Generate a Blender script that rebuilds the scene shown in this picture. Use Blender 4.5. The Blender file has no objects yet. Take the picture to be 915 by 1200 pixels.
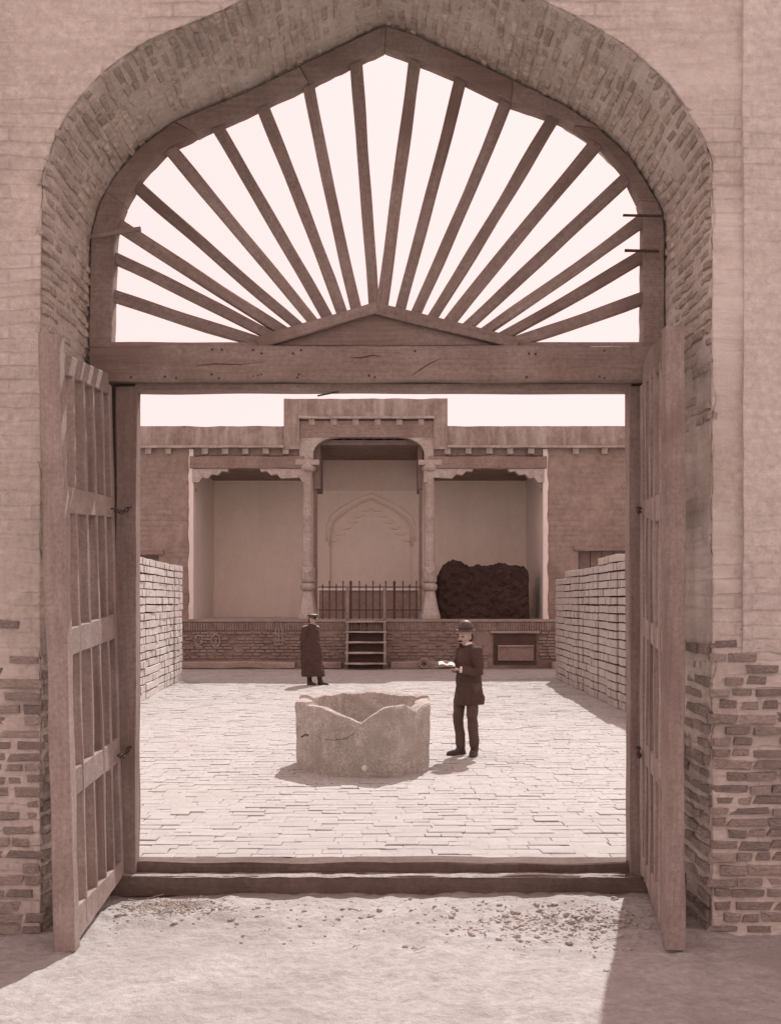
import bpy, bmesh, math, random
from mathutils import Vector, Matrix, noise
random.seed(7)
R = math.radians
scene = bpy.context.scene
COL = scene.collection

# ------------------------------------------------------------------ camera
F = 1300.0            # focal length in photograph pixels (915 wide)
CX, HY = 450.0, 705.0 # vanishing point in the photograph
EYE = 1.95
cam_data = bpy.data.cameras.new('camera')
cam = bpy.data.objects.new('camera', cam_data)
COL.objects.link(cam)
cam.location = (0, 0, EYE)
cam.rotation_euler = (R(90), 0, 0)
cam_data.sensor_fit = 'HORIZONTAL'
cam_data.sensor_width = 36.0
cam_data.lens = 36.0 * F / 915.0
cam_data.shift_x = (457.5 - CX) / 915.0
cam_data.shift_y = (HY - 600.0) / 915.0
cam_data.clip_start = 0.1
cam_data.clip_end = 2000
scene.camera = cam

# ------------------------------------------------------------------ sky and sun
# shadows fall toward the camera and to the left
SH = Vector((-0.235, -0.88, -1.0))              # direction the light travels
to_sun = (-SH).normalized()
elev = math.asin(to_sun.z)
azim = math.atan2(to_sun.x, to_sun.y)          # from +Y towards +X
world = bpy.data.worlds.new('World')
scene.world = world
world.use_nodes = True
wn, wl = world.node_tree.nodes, world.node_tree.links
wn.clear()
sky = wn.new('ShaderNodeTexSky')
sky.sky_type = 'NISHITA'
sky.sun_disc = False
sky.sun_elevation = elev
sky.sun_rotation = azim
sky.air_density = 1.0
sky.dust_density = 2.0
bw = wn.new('ShaderNodeRGBToBW')
tint = wn.new('ShaderNodeMixRGB'); tint.blend_type = 'MULTIPLY'; tint.inputs[0].default_value = 1
tint.inputs[2].default_value = (1.0, 0.692, 0.672, 1)
# a plate of that time renders every sky as one even white: compress its range
pw = wn.new('ShaderNodeMath'); pw.operation = 'POWER'; pw.inputs[1].default_value = 0.12
ml = wn.new('ShaderNodeMath'); ml.operation = 'MULTIPLY'; ml.inputs[1].default_value = 6.3
bg = wn.new('ShaderNodeBackground'); bg.inputs['Strength'].default_value = 0.10
wo = wn.new('ShaderNodeOutputWorld')
wl.new(sky.outputs[0], bw.inputs[0]); wl.new(bw.outputs[0], pw.inputs[0]); wl.new(pw.outputs[0], ml.inputs[0])
wl.new(ml.outputs[0], tint.inputs[1]); wl.new(tint.outputs[0], bg.inputs[0]); wl.new(bg.outputs[0], wo.inputs[0])
sd = bpy.data.lights.new('sun', 'SUN')
sd.energy = 3.3
sd.angle = R(0.55)
sd.color = (1.0, 0.94, 0.925)
sun = bpy.data.objects.new('sun', sd)
COL.objects.link(sun)
sun.location = (10, 40, 50)
sun.rotation_euler = SH.to_track_quat('-Z', 'Y').to_euler()
vs = scene.view_settings
vs.view_transform = 'Standard'; vs.look = 'None'; vs.exposure = 0.66; vs.gamma = 1.0
vs.use_curve_mapping = False
scene.render.engine = 'CYCLES'
scene.cycles.max_bounces = 8
scene.cycles.diffuse_bounces = 7

# ------------------------------------------------------------------ helpers
def P(px, py, Y):
    return Vector(((px - CX) * Y / F, Y, EYE - (py - HY) * Y / F))

def nz(x, y, z, s=1.0, seed=0.0):
    return noise.noise(Vector((x * s + seed, y * s + seed * 1.7, z * s - seed)))

def fbm(x, y, z, s=1.0, seed=0.0, o=4):
    a, v = 1.0, 0.0
    for i in range(o):
        v += a * nz(x, y, z, s, seed + i * 7.3); a *= .5; s *= 2.1
    return v

class MB:
    """collects geometry for ONE mesh"""
    def __init__(self):
        self.v = []; self.f = []
    def add(self, vs, fs):
        b = len(self.v)
        self.v += [tuple(p) for p in vs]
        self.f += [tuple(b + i for i in f) for f in fs]
        return self
    def box(self, x0, x1, y0, y1, z0, z1, j=0.0):
        vs = [Vector((x, y, z)) for z in (z0, z1) for y in (y0, y1) for x in (x0, x1)]
        if j:
            vs = [v + Vector((random.uniform(-j, j), random.uniform(-j, j), random.uniform(-j, j))) for v in vs]
        return self.add(vs, [(0, 2, 3, 1), (4, 5, 7, 6), (0, 1, 5, 4), (2, 6, 7, 3), (0, 4, 6, 2), (1, 3, 7, 5)])
    def grid(self, nu, nv, fn, closed_u=False, flip=False):
        vs = [fn(i, j) for j in range(nv) for i in range(nu)]
        fs = []
        for j in range(nv - 1):
            for i in range(nu if closed_u else nu - 1):
                a, b = j * nu + i, j * nu + (i + 1) % nu
                q = (a, b, b + nu, a + nu)
                fs.append(q[::-1] if flip else q)
        return self.add(vs, fs)
    def rings(self, rings, cap=True, closed=False):
        n = len(rings[0]); vs = [p for r in rings for p in r]; fs = []
        m = len(rings)
        for j in range(m if closed else m - 1):
            for i in range(n):
                a = j * n + i; b = j * n + (i + 1) % n
                c = ((j + 1) % m) * n + (i + 1) % n; d = ((j + 1) % m) * n + i
                fs.append((a, b, c, d))
        if cap and not closed:
            fs.append(tuple(range(n))[::-1]); fs.append(tuple((m - 1) * n + i for i in range(n)))
        return self.add(vs, fs)
    def tube(self, pts, rad, n=8, cap=True, closed=False, squash=None):
        pts = [Vector(p) for p in pts]
        rad = rad if isinstance(rad, (list, tuple)) else [rad] * len(pts)
        rings = []; side = None
        for k, p in enumerate(pts):
            a = pts[k - 1] if (k > 0 or closed) else p
            b = pts[(k + 1) % len(pts)] if (k < len(pts) - 1 or closed) else p
            t = (b - a).normalized()
            if side is None:
                side = t.orthogonal().normalized()
            else:
                side = (side - t * side.dot(t)).normalized()
            up = t.cross(side)
            rings.append([p + (side * math.cos(2 * math.pi * i / n) + up * math.sin(2 * math.pi * i / n)) * rad[k] for i in range(n)])
        return self.rings(rings, cap, closed)
    def ellipsoid(self, c, rx, ry, rz, n=16, m=10, rot=None, fn=None):
        c = Vector(c); rings = []
        for j in range(1, m):
            th = math.pi * j / m
            r = []
            for i in range(n):
                ph = 2 * math.pi * i / n
                d = Vector((math.cos(ph) * math.sin(th) * rx, math.sin(ph) * math.sin(th) * ry, -math.cos(th) * rz))
                if fn: d = fn(d)
                if rot: d = rot @ d
                r.append(c + d)
            rings.append(r)
        return self.rings(rings)
    def lathe(self, c, prof, n=20, sx=1.0, sy=1.0, cap=True):
        c = Vector(c)
        return self.rings([[c + Vector((r * sx * math.cos(2 * math.pi * i / n), r * sy * math.sin(2 * math.pi * i / n), z)) for i in range(n)] for z, r in prof], cap)
    def prism(self, poly, y0, y1):
        """poly: (x, z) outline, extruded in Y"""
        n = len(poly)
        vs = [(x, y0, z) for x, z in poly] + [(x, y1, z) for x, z in poly]
        fs = [tuple(range(n)), tuple(range(2 * n - 1, n - 1, -1))]
        fs += [(i, i + n, (i + 1) % n + n, (i + 1) % n) for i in range(n)]
        return self.add(vs, fs)

def fix_normals(me):
    bm = bmesh.new(); bm.from_mesh(me)
    bmesh.ops.recalc_face_normals(bm, faces=bm.faces)
    bm.to_mesh(me); bm.free()

def link_mesh(name, me, parent=None, matrix=None):
    o = bpy.data.objects.new(name, me)
    COL.objects.link(o)
    M = matrix or Matrix.Identity(4)
    if parent is not None:
        o.parent = parent
        M = parent.matrix_basis.inverted() @ M if parent.parent is None else (parent.parent.matrix_basis @ parent.matrix_basis).inverted() @ M
    o.matrix_basis = M
    return o

def obj(name, mb, mat, parent=None, smooth=False, bevel=0.0, matrix=None, recentre=True, recalc=True, angle=None):
    me = bpy.data.meshes.new(name)
    M = matrix
    vs = mb.v
    if recentre and matrix is None and vs:
        cx = sum(p[0] for p in vs) / len(vs); cy = sum(p[1] for p in vs) / len(vs); cz = min(p[2] for p in vs)
        vs = [(p[0] - cx, p[1] - cy, p[2] - cz) for p in vs]
        M = Matrix.Translation((cx, cy, cz))
    me.from_pydata(vs, [], mb.f)
    if recalc: fix_normals(me)
    me.materials.append(mat)
    if smooth:
        for p in me.polygons: p.use_smooth = True
        if angle:
            try: me.set_sharp_from_angle(angle=R(angle))
            except Exception: pass
    o = link_mesh(name, me, parent, M)
    if bevel:
        b = o.modifiers.new('bevel', 'BEVEL'); b.width = bevel; b.segments = 1; b.limit_method = 'ANGLE'; b.angle_limit = R(35)
    return o

def thing(name, label, cat, loc=(0, 0, 0), rz=0.0, group=None):
    o = bpy.data.objects.new(name, None); COL.objects.link(o)
    o.empty_display_size = .2
    o.matrix_basis = Matrix.Translation(loc) @ Matrix.Rotation(rz, 4, 'Z')
    o['label'] = label; o['category'] = cat
    if group: o['group'] = group
    return o

def tag(o, label=None, cat=None, group=None, kind=None):
    if label: o['label'] = label
    if cat: o['category'] = cat
    if group: o['group'] = group
    if kind: o['kind'] = kind
    return o

def plank_mesh(L, w, d, segs=8, jit=0.003, ch=0.006, taper=1.0, seed=0.0, bow=0.0, nick=0.0):
    """a worn timber along local X, width w (local Z), thickness d (local Y)"""
    mb = MB(); rings = []
    hw, hd = w / 2, d / 2
    for k in range(segs + 1):
        t = k / segs; s = 1 + (taper - 1) * t
        a, b = hw * s, hd
        sec = [(-b + ch, -a), (b - ch, -a), (b, -a + ch), (b, a - ch), (b - ch, a), (-b + ch, a), (-b, a - ch), (-b, -a + ch)]
        off = bow * math.sin(math.pi * t)
        r = []
        for q, (yy, zz) in enumerate(sec):
            j1 = jit * 2.2 * nz(t * L * 1.3, q * .35, seed, 1.6)
            j2 = jit * 2.2 * nz(t * L * 1.3, q * .35 + 9, seed, 1.6)
            if nick and nz(t * L, seed, q * .3, 3.1) > .32: j2 -= nick * (1 if zz > 0 else -1)
            r.append((t * L, yy + j1, zz + j2 + off))
        rings.append(r)
    mb.rings(rings)
    return mb

def plank(name, p0, p1, w, d, mat, parent=None, up=(0, 1, 0), **kw):
    """timber from p0 to p1; 'up' is the direction of the thickness d"""
    p0, p1 = Vector(p0), Vector(p1)
    x = (p1 - p0); L = x.length; x.normalize()
    y = Vector(up); y = (y - x * y.dot(x)).normalized()
    z = x.cross(y)
    M = Matrix((( x.x, y.x, z.x, p0.x), (x.y, y.y, z.y, p0.y), (x.z, y.z, z.z, p0.z), (0, 0, 0, 1)))
    kw.setdefault('seed', random.uniform(0, 90))
    kw.setdefault('segs', max(4, int(L * 7)))
    return obj(name, plank_mesh(L, w, d, **kw), mat, parent, matrix=M)

# ------------------------------------------------------------------ materials
# (gain on the base colours, per material)
GAIN = dict(mud_plaster=1.72, pale_plaster=1.66, vault_mortar=1.85, vault_brick=2.5, dark_brick=1.75, old_timber=1.1,
            weathered_gate_wood=1.1, dust_ground=.97, pale_paving_brick=.84, paving_joint_dust=.8, brown_earth=1.3, dirt_clod=1.2,
            shaded_stacked_brick=1.08, stack_shadow_core=.7, worn_stone=1.8, palace_mud_wall=1.42, bay_plaster=2.4,
            bay_side_plaster=1.8, bay_upper_plaster=2.6, weathered_parapet=1.3, palace_timber=1.35, bleached_palace_timber=1.3,
            column_base_stone=1.3, dark_recess=1.3, platform_brickwork=1.55, platform_brick=1.65, worn_ledge=1.5,
            dark_brushwood=1.15, rusted_iron=1.1, chalk_mark=1.25, dark_wool=1.4, dark_trousers=1.5, black_leather=1.2,
            skin=1.3, dark_hair=1.2, felt_hat=.9)
def gain(name, c):
    k = GAIN.get(name, 1.0)
    return (min(.85, c[0] * k), min(.8, c[1] * k * 1.14), min(.78, c[2] * k * 1.19))
def material(name, base, second, scale=2.0, bump=0.4, rough=0.9, kind='stone', dist=0.02, rnd=0.0, detail_scale=None,
             streak=None, third=None, stretch=(1, 1, 1), course=None, spec=0.15, dv=(.72, 1.22)):
    base, second = gain(name, base), gain(name, second)
    if third: third = gain(name, third)
    if streak: streak = (gain(name, streak[0]), streak[1], streak[2])
    m = bpy.data.materials.new(name); m.use_nodes = True
    N, L = m.node_tree.nodes, m.node_tree.links
    N.clear()
    out = N.new('ShaderNodeOutputMaterial'); b = N.new('ShaderNodeBsdfPrincipled')
    b.inputs['Roughness'].default_value = rough
    b.inputs['Specular IOR Level'].default_value = spec
    L.new(b.outputs[0], out.inputs[0])
    tc = N.new('ShaderNodeTexCoord'); mp = N.new('ShaderNodeMapping')
    mp.inputs['Scale'].default_value = stretch
    L.new(tc.outputs['Object'], mp.inputs[0])
    if rnd:
        oi = N.new('ShaderNodeObjectInfo')
        cmb = N.new('ShaderNodeMath'); cmb.operation = 'MULTIPLY'; cmb.inputs[1].default_value = 37.0
        L.new(oi.outputs['Random'], cmb.inputs[0]); L.new(cmb.outputs[0], mp.inputs['Location'])
    def tex(sc, det=6, ro=.6, di=0.0, vec=mp):
        t = N.new('ShaderNodeTexNoise'); t.inputs['Scale'].default_value = sc
        t.inputs['Detail'].default_value = det; t.inputs['Roughness'].default_value = ro
        t.inputs['Distortion'].default_value = di
        L.new(vec.outputs[0], t.inputs['Vector']); return t
    def ramp(src, a, bb):
        r = N.new('ShaderNodeMapRange'); r.inputs[1].default_value = a; r.inputs[2].default_value = bb
        L.new(src, r.inputs[0]); return r
    def mix(fac, c1, c2, mode='MIX'):
        x = N.new('ShaderNodeMixRGB'); x.blend_type = mode
        if isinstance(fac, (int, float)): x.inputs[0].default_value = fac
        else: L.new(fac, x.inputs[0])
        for i, c in ((1, c1), (2, c2)):
            if isinstance(c, tuple): x.inputs[i].default_value = (*c, 1)
            else: L.new(c, x.inputs[i])
        return x
    n1 = tex(scale, 8, .65, .6); r1 = ramp(n1.outputs[0], .36, .64)
    col = mix(r1.outputs[0], base, second).outputs[0]
    n2 = tex(detail_scale or scale * 14, 6, .75); r2 = ramp(n2.outputs[0], .28, .72)
    g = N.new('ShaderNodeMapRange'); g.inputs[3].default_value = dv[0]; g.inputs[4].default_value = dv[1]
    L.new(r2.outputs[0], g.inputs[0])
    col = mix(1.0, col, g.outputs[0], 'MULTIPLY').outputs[0]
    heights = [(n2.outputs[0], 1.0)]
    if third:
        n3 = tex(scale * .35, 5, .6, 1.0); r3 = ramp(n3.outputs[0], .52, .66)
        col = mix(r3.outputs[0], col, third).outputs[0]
    if streak:
        mp2 = N.new('ShaderNodeMapping'); mp2.inputs['Scale'].default_value = streak[1]
        L.new(tc.outputs['Object'], mp2.inputs[0])
        n4 = tex(1.0, 6, .7, .4, mp2); r4 = ramp(n4.outputs[0], .45, .7)
        s = N.new('ShaderNodeMath'); s.operation = 'MULTIPLY'; s.inputs[1].default_value = streak[2]
        L.new(r4.outputs[0], s.inputs[0])
        col = mix(s.outputs[0], col, streak[0]).outputs[0]
    if course:                                   # worn brick courses under thin plaster
        ax, bw_, bh, amt, off = course
        sp = N.new('ShaderNodeSeparateXYZ'); cb = N.new('ShaderNodeCombineXYZ')
        wob = tex(1.3, 3, .6); 
        L.new(tc.outputs['Object'], sp.inputs[0])
        mm = N.new('ShaderNodeMath'); mm.operation = 'MULTIPLY_ADD'; mm.inputs[1].default_value = .12
        L.new(wob.outputs[0], mm.inputs[0]); L.new(sp.outputs[2], mm.inputs[2])
        L.new(sp.outputs[ax], cb.inputs[0]); L.new(mm.outputs[0], cb.inputs[1])
        bt = N.new('ShaderNodeTexBrick')
        bt.inputs['Scale'].default_value = 1.0; bt.inputs['Brick Width'].default_value = bw_
        bt.inputs['Row Height'].default_value = bh; bt.inputs['Mortar Size'].default_value = bh * .14
        bt.inputs['Mortar Smooth'].default_value = .8
        bt.inputs['Color1'].default_value = (.75, .75, .75, 1); bt.inputs['Color2'].default_value = (1, 1, 1, 1)
        bt.inputs['Mortar'].default_value = off
        L.new(cb.outputs[0], bt.inputs[0])
        msk = tex(.9, 5, .6); r5 = ramp(msk.outputs[0], .42, .62)
        s = N.new('ShaderNodeMath'); s.operation = 'MULTIPLY'; s.inputs[1].default_value = amt
        L.new(r5.outputs[0], s.inputs[0])
        col = mix(s.outputs[0], col, mix(1.0, col, bt.outputs[0], 'MULTIPLY').outputs[0]).outputs[0]
        bwc = N.new('ShaderNodeMath'); bwc.operation = 'MULTIPLY'
        inv = N.new('ShaderNodeMath'); inv.operation = 'SUBTRACT'; inv.inputs[0].default_value = 1.0
        L.new(bt.outputs['Fac'], inv.inputs[1]); L.new(inv.outputs[0], bwc.inputs[0]); L.new(s.outputs[0], bwc.inputs[1])
        heights.append((bwc.outputs[0], .8))
    if kind == 'wood':
        mp3 = N.new('ShaderNodeMapping'); mp3.inputs['Scale'].default_value = (1.2, 26, 26)
        L.new(mp.outputs[0], mp3.inputs[0])
        gr = tex(1.0, 7, .7, 1.2, mp3); r6 = ramp(gr.outputs[0], .35, .68)
        gg = N.new('ShaderNodeMapRange'); gg.inputs[3].default_value = .82; gg.inputs[4].default_value = 1.08
        L.new(r6.outputs[0], gg.inputs[0])
        col = mix(1.0, col, gg.outputs[0], 'MULTIPLY').outputs[0]
        heights.append((gr.outputs[0], 1.0))
    if rnd:
        rr = N.new('ShaderNodeMapRange'); rr.inputs[3].default_value = 1 - rnd; rr.inputs[4].default_value = 1 + rnd
        L.new(oi.outputs['Random'], rr.inputs[0])
        col = mix(1.0, col, rr.outputs[0], 'MULTIPLY').outputs[0]
    L.new(col, b.inputs['Base Color'])
    h = heights[0][0]
    for src, wgt in heights[1:]:
        a = N.new('ShaderNodeMath'); a.operation = 'MULTIPLY_ADD'; a.inputs[1].default_value = wgt
        L.new(src, a.inputs[0]); L.new(h, a.inputs[2]); h = a.outputs[0]
    if bump:
        bp = N.new('ShaderNodeBump'); bp.inputs['Strength'].default_value = bump; bp.inputs['Distance'].default_value = dist
        L.new(h, bp.inputs['Height']); L.new(bp.outputs[0], b.inputs['Normal'])
    return m

M_plaster = material('mud_plaster', (.39, .318, .275), (.355, .285, .243), 1.6, .8, dist=.022, detail_scale=20,
                     third=(.44, .37, .325), streak=((.285, .218, .18), (1.6, 1.6, 15), .55), course=(0, .3, .09, .5, (.62, .62, .62, 1)))
M_pilaster = material('pale_plaster', (.42, .35, .305), (.39, .32, .28), 1.8, .8, dist=.02, detail_scale=20, streak=((.31, .242, .205), (1.6, 1.6, 13), .5),
                      course=(0, .52, .098, .4, (.6, .6, .6, 1)))
M_vbrick = material('vault_brick', (.18, .13, .105), (.33, .262, .222), 7, .8, dist=.02, detail_scale=24, rnd=.18)
M_brick = material('dark_brick', (.21, .155, .13), (.36, .285, .245), 6, .9, dist=.02, detail_scale=26, rnd=.22)
M_timber = material('old_timber', (.24, .168, .14), (.31, .23, .195), 1.2, .7, kind='wood', dist=.008, detail_scale=30, rnd=.09, third=(.20, .135, .11))
M_thresh = material('shaded_threshold_wood', (.19, .128, .106), (.145, .095, .077), 1.6, .8, kind='wood', dist=.01, detail_scale=24)  # darker wood: shade on the sill and step fronts is in the colour
M_leaf = material('weathered_gate_wood', (.36, .272, .235), (.27, .195, .165), 1.6, .5, kind='wood', dist=.006, detail_scale=40, rnd=.08,
                  third=(.22, .15, .125))
M_dust = material('dust_ground', (.50, .425, .39), (.43, .36, .325), 2.1, .9, dist=.035, detail_scale=17, third=(.38, .31, .275))
M_paver = material('pale_paving_brick', (.51, .44, .405), (.46, .39, .355), 2.2, .5, dist=.010, detail_scale=22, rnd=.05, third=(.44, .37, .335))
M_joint = material('paving_joint_dust', (.36, .29, .255), (.42, .35, .315), 2.2, .5, dist=.01, detail_scale=16)
M_earth = material('brown_earth', (.34, .268, .232), (.28, .21, .178), 1.2, .6, dist=.02, detail_scale=10)  # plain brown tone, used on the straw
M_clod = material('dirt_clod', (.33, .262, .225), (.45, .375, .335), 9, .6, dist=.01, rnd=.1)
M_stackshade = material('shaded_stacked_brick', (.44, .36, .315), (.40, .325, .283), 3.0, .6, dist=.012, detail_scale=16, rnd=.08)  # darker brick copy: the right stack's shade is in the colour
M_stacklit = material('sunlit_stacked_brick', (.63, .53, .48), (.55, .45, .40), 3.0, .6, dist=.012, detail_scale=16, rnd=.1)  # paler brick copy: sunlight on the left stack is in the colour
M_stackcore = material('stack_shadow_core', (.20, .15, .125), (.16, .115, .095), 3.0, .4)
M_marble = material('worn_stone', (.47, .385, .345), (.34, .262, .225), 5.2, 1.0, dist=.06, detail_scale=42, third=(.32, .25, .215), streak=((.25, .185, .155), (9, 9, 3.5), .35), dv=(.5, 1.3))
M_white = material('white_stone_plug', (.7, .62, .58), (.6, .52, .48), 5, .3)
M_pwall = material('palace_mud_wall', (.245, .172, .143), (.20, .137, .112), .6, .5, dist=.05, detail_scale=5,
                   third=(.165, .11, .09), course=(0, .5, .16, .5, (.6, .6, .6, 1)))
M_bay = material('bay_plaster', (.345, .27, .23), (.33, .255, .217), .6, .2, dist=.01, detail_scale=5, dv=(.94, 1.05), streak=((.27, .2, .168), (1.5, 1.5, .35), .35))
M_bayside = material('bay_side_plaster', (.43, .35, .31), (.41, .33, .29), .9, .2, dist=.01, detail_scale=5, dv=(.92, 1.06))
M_bayup = material('bay_upper_plaster', (.28, .21, .178), (.26, .193, .162), .6, .2, dist=.01, detail_scale=5, dv=(.92, 1.06))  # slightly darker tone for the upper band of the middle bay
M_parapet = material('weathered_parapet', (.26, .19, .16), (.19, .13, .107), 1.6, .7, dist=.04, detail_scale=7,
                     streak=((.40, .325, .285), (3.2, 3.2, .55), .75))
M_palwood = material('palace_timber', (.24, .168, .14), (.18, .12, .098), 1.2, .4, kind='wood', dist=.01, detail_scale=12)
M_palwood_pale = material('bleached_palace_timber', (.38, .30, .26), (.28, .205, .172), 1.6, .4, kind='wood', dist=.01, detail_scale=12)
M_palstone = material('column_base_stone', (.40, .325, .283), (.30, .228, .193), 2.5, .5, dist=.02, detail_scale=14)
M_floor = material('bay_floor_bounce', (.58, .5, .455), (.52, .44, .4), 1.2, .5)  # pale floor colour, added to bounce light into the bays
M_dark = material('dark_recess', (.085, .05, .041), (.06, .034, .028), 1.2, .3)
M_platf = material('platform_brickwork', (.16, .105, .086), (.205, .142, .118), 1.1, .6, dist=.03, detail_scale=10,
                   third=(.12, .075, .061))
M_pbrick = material('platform_brick', (.165, .11, .09), (.225, .16, .133), 2.0, .6, dist=.02, detail_scale=10, rnd=.22)
M_ledge = material('worn_ledge', (.26, .19, .16), (.2, .14, .115), 1.6, .5, dist=.02)
M_heap = material('dark_brushwood', (.07, .040, .033), (.048, .026, .021), 2.2, 1.0, dist=.06, detail_scale=14)
M_iron = material('rusted_iron', (.09, .055, .046), (.06, .034, .028), 5, .3, rough=.7)
M_chalk = material('chalk_mark', (.36, .29, .25), (.27, .2, .17), 8, .2)
M_coat = material('dark_wool', (.064, .035, .029), (.05, .027, .022), 6, .4, rough=.85, dist=.01, detail_scale=60)
M_trouser = material('dark_trousers', (.075, .043, .036), (.062, .034, .028), 6, .4, rough=.85, dist=.01)
M_shoe = material('black_leather', (.045, .025, .021), (.035, .019, .016), 6, .2, rough=.45, spec=.4)
M_skin = material('skin', (.33, .225, .185), (.29, .195, .158), 9, .15, rough=.6)
M_hair = material('dark_hair', (.045, .02, .016), (.035, .015, .012), 30, .4)
M_hat = material('felt_hat', (.10, .062, .053), (.08, .048, .041), 20, .2, rough=.5, spec=.35)
M_shirt = material('white_linen', (.7, .6, .56), (.66, .56, .52), 9, .1)
M_paper = material('white_paper', (.6, .52, .49), (.56, .48, .45), 9, .05)

# ------------------------------------------------------------------ GROUND
G0 = -0.19                                       # level outside the gate
def gz(x, y):
    h = G0 + .03 * fbm(x, y, 0, .9, 3) + .014 * fbm(x, y, 0, 4.5, 8) + .008 * nz(x, y, 0, 13, 4) - .02 * max(0, nz(x, y, 4, 2.6, 9) - .25)
    t = max(0, 1 - abs(y - 7.45) / .55)           # small ridge of loose dirt before the step
    h += .07 * t * max(0, .3 + nz(x, 0, y, 1.6, 2)) + .03 * max(0, fbm(x, y, 2, 7, 12)) * math.exp(-((y - 7.45) / .35) ** 2) 
    return h
mb = MB()
nx, ny = 260, 250
mb.grid(nx, ny, lambda i, j: (lambda x, y: (x, y, gz(x, y) if y < 8.3 else G0 - .03))(-3.4 + 6.8 * i / (nx - 1), 2.0 + 6.6 * j / (ny - 1)))
g = obj('ground', mb, M_dust, smooth=True, recalc=False, recentre=False); tag(g, kind='structure')
mb = MB()
def far_rect(x0, x1, y0, y1): mb.add([(x0, y0, G0 - .04), (x1, y0, G0 - .04), (x1, y1, G0 - .04), (x0, y1, G0 - .04)], [(0, 1, 2, 3)])
far_rect(-400, 400, -400, 900)
g2 = obj('outer_ground', mb, M_dust, recalc=False, recentre=False); tag(g2, kind='structure')

# courtyard slab
mb = MB()
nx, ny = 60, 110
mb.grid(nx, ny, lambda i, j: (lambda x, y: (x, y, -.012 + .006 * nz(x, y, 0, 1.1)))(-14 + 28 * i / (nx - 1), 8.38 + 25 * j / (ny - 1)))
mb.add([(-14, 8.38, -.02), (14, 8.38, -.02), (14, 8.38, -.3), (-14, 8.38, -.3)], [(0, 1, 2, 3)])
court = obj('courtyard_floor', mb, M_joint, smooth=False, recalc=False, recentre=False); tag(court, kind='structure')

# paving bricks
def rough_box_mesh(name, mat, j=.03, ch=.07, seed=0):
    """unit brick with a chamfered, uneven top: x,y,z in [-.5,.5]"""
    rs = random.Random(seed)
    mbx = MB()
    def q(x, y, z): return (x + rs.uniform(-j, j), y + rs.uniform(-j, j), z + rs.uniform(-j, j) * .5)
    a = .5 - ch
    vs = [q(-.5, -.5, -.5), q(.5, -.5, -.5), q(.5, .5, -.5), q(-.5, .5, -.5),
          q(-.5, -.5, .5 - ch), q(.5, -.5, .5 - ch), q(.5, .5, .5 - ch), q(-.5, .5, .5 - ch),
          q(-a, -a, .5), q(a, -a, .5), q(a, a, .5), q(-a, a, .5)]
    mbx.add(vs, [(0, 3, 2, 1), (0, 1, 5, 4), (1, 2, 6, 5), (2, 3, 7, 6), (3, 0, 4, 7), (4, 5, 9, 8), (5, 6, 10, 9), (6, 7, 11, 10), (7, 4, 8, 11), (8, 9, 10, 11)])
    me = bpy.data.meshes.new(name); me.from_pydata(mbx.v, [], mbx.f); me.materials.append(mat)
    return me
paver_meshes = [rough_box_mesh('paving_brick', M_paver, .035, .06, s) for s in range(6)]
def mat_of(loc, sx, sy, sz, rx=0, ry=0, rz=0):
    return Matrix.Translation(loc) @ Matrix.Rotation(rz, 4, 'Z') @ Matrix.Rotation(ry, 4, 'Y') @ Matrix.Rotation(rx, 4, 'X') @ Matrix.Diagonal((sx, sy, sz, 1))
rp = random.Random(11)
y = 8.42; rest = MB(); n_ind = 0
while y < 31.5:
    d = rp.uniform(.125, .175)
    near = y < 14
    W = 2.6 + (y - 8.4) * .30
    W = min(W, 7.2)
    x = -W - rp.uniform(0, .3)
    base_wave = rp.uniform(-1, 1)
    while x < W:
        w = rp.choice([.15, .19, .23, .26, .30]) * rp.uniform(.85, 1.15)
        h = -.004 + .011 * fbm(x, y, 0, .7, 5) + rp.uniform(-.003, .004)
        if rp.random() < .07: h += rp.uniform(.003, .008)
        yy = y + .035 * nz(x, y, 0, .8, 6) + rp.uniform(-.006, .006)
        gap = rp.uniform(.001, .005)
        M = mat_of((x + w / 2, yy + d / 2, h - .03), w - gap, d - rp.choice([.001, .003, .004, .006, .016]), .07, rp.gauss(0, .012), rp.gauss(0, .006), rp.gauss(0, .012))
        me = paver_meshes[rp.randrange(6)]
        if n_ind < 300 and abs(x + w / 2) < (y * .235 + .1):
            link_mesh('paving_brick', me, court, M); n_ind += 1
        else:
            rest.add([M @ v.co for v in me.vertices], [tuple(p.vertices) for p in me.polygons])
        x += w
    y += d
pv = obj('paving', rest, M_paver, court, recalc=False, recentre=False); tag(pv, kind='stuff')

# ------------------------------------------------------------------ GATEWAY WALL
YG, YF, YB = 8.23, 7.10, 8.55
k = YG / F
outer_px = [(108, 1078), (108, 900), (108, 650), (108, 402), (109, 300), (110, 281), (118, 246), (136, 211), (166, 176), (206, 146), (281, 114), (352, 80), (432, 42), (452, 33),
            (475, 40), (545, 71), (600, 97), (660, 127), (700, 153), (734, 184), (758, 221), (772, 246), (776, 262), (776, 402), (776, 650), (776, 900), (776, 1078)]
prof = [Vector(((x - CX) * k, EYE - (yy - HY) * k)) for x, yy in outer_px]
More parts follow.
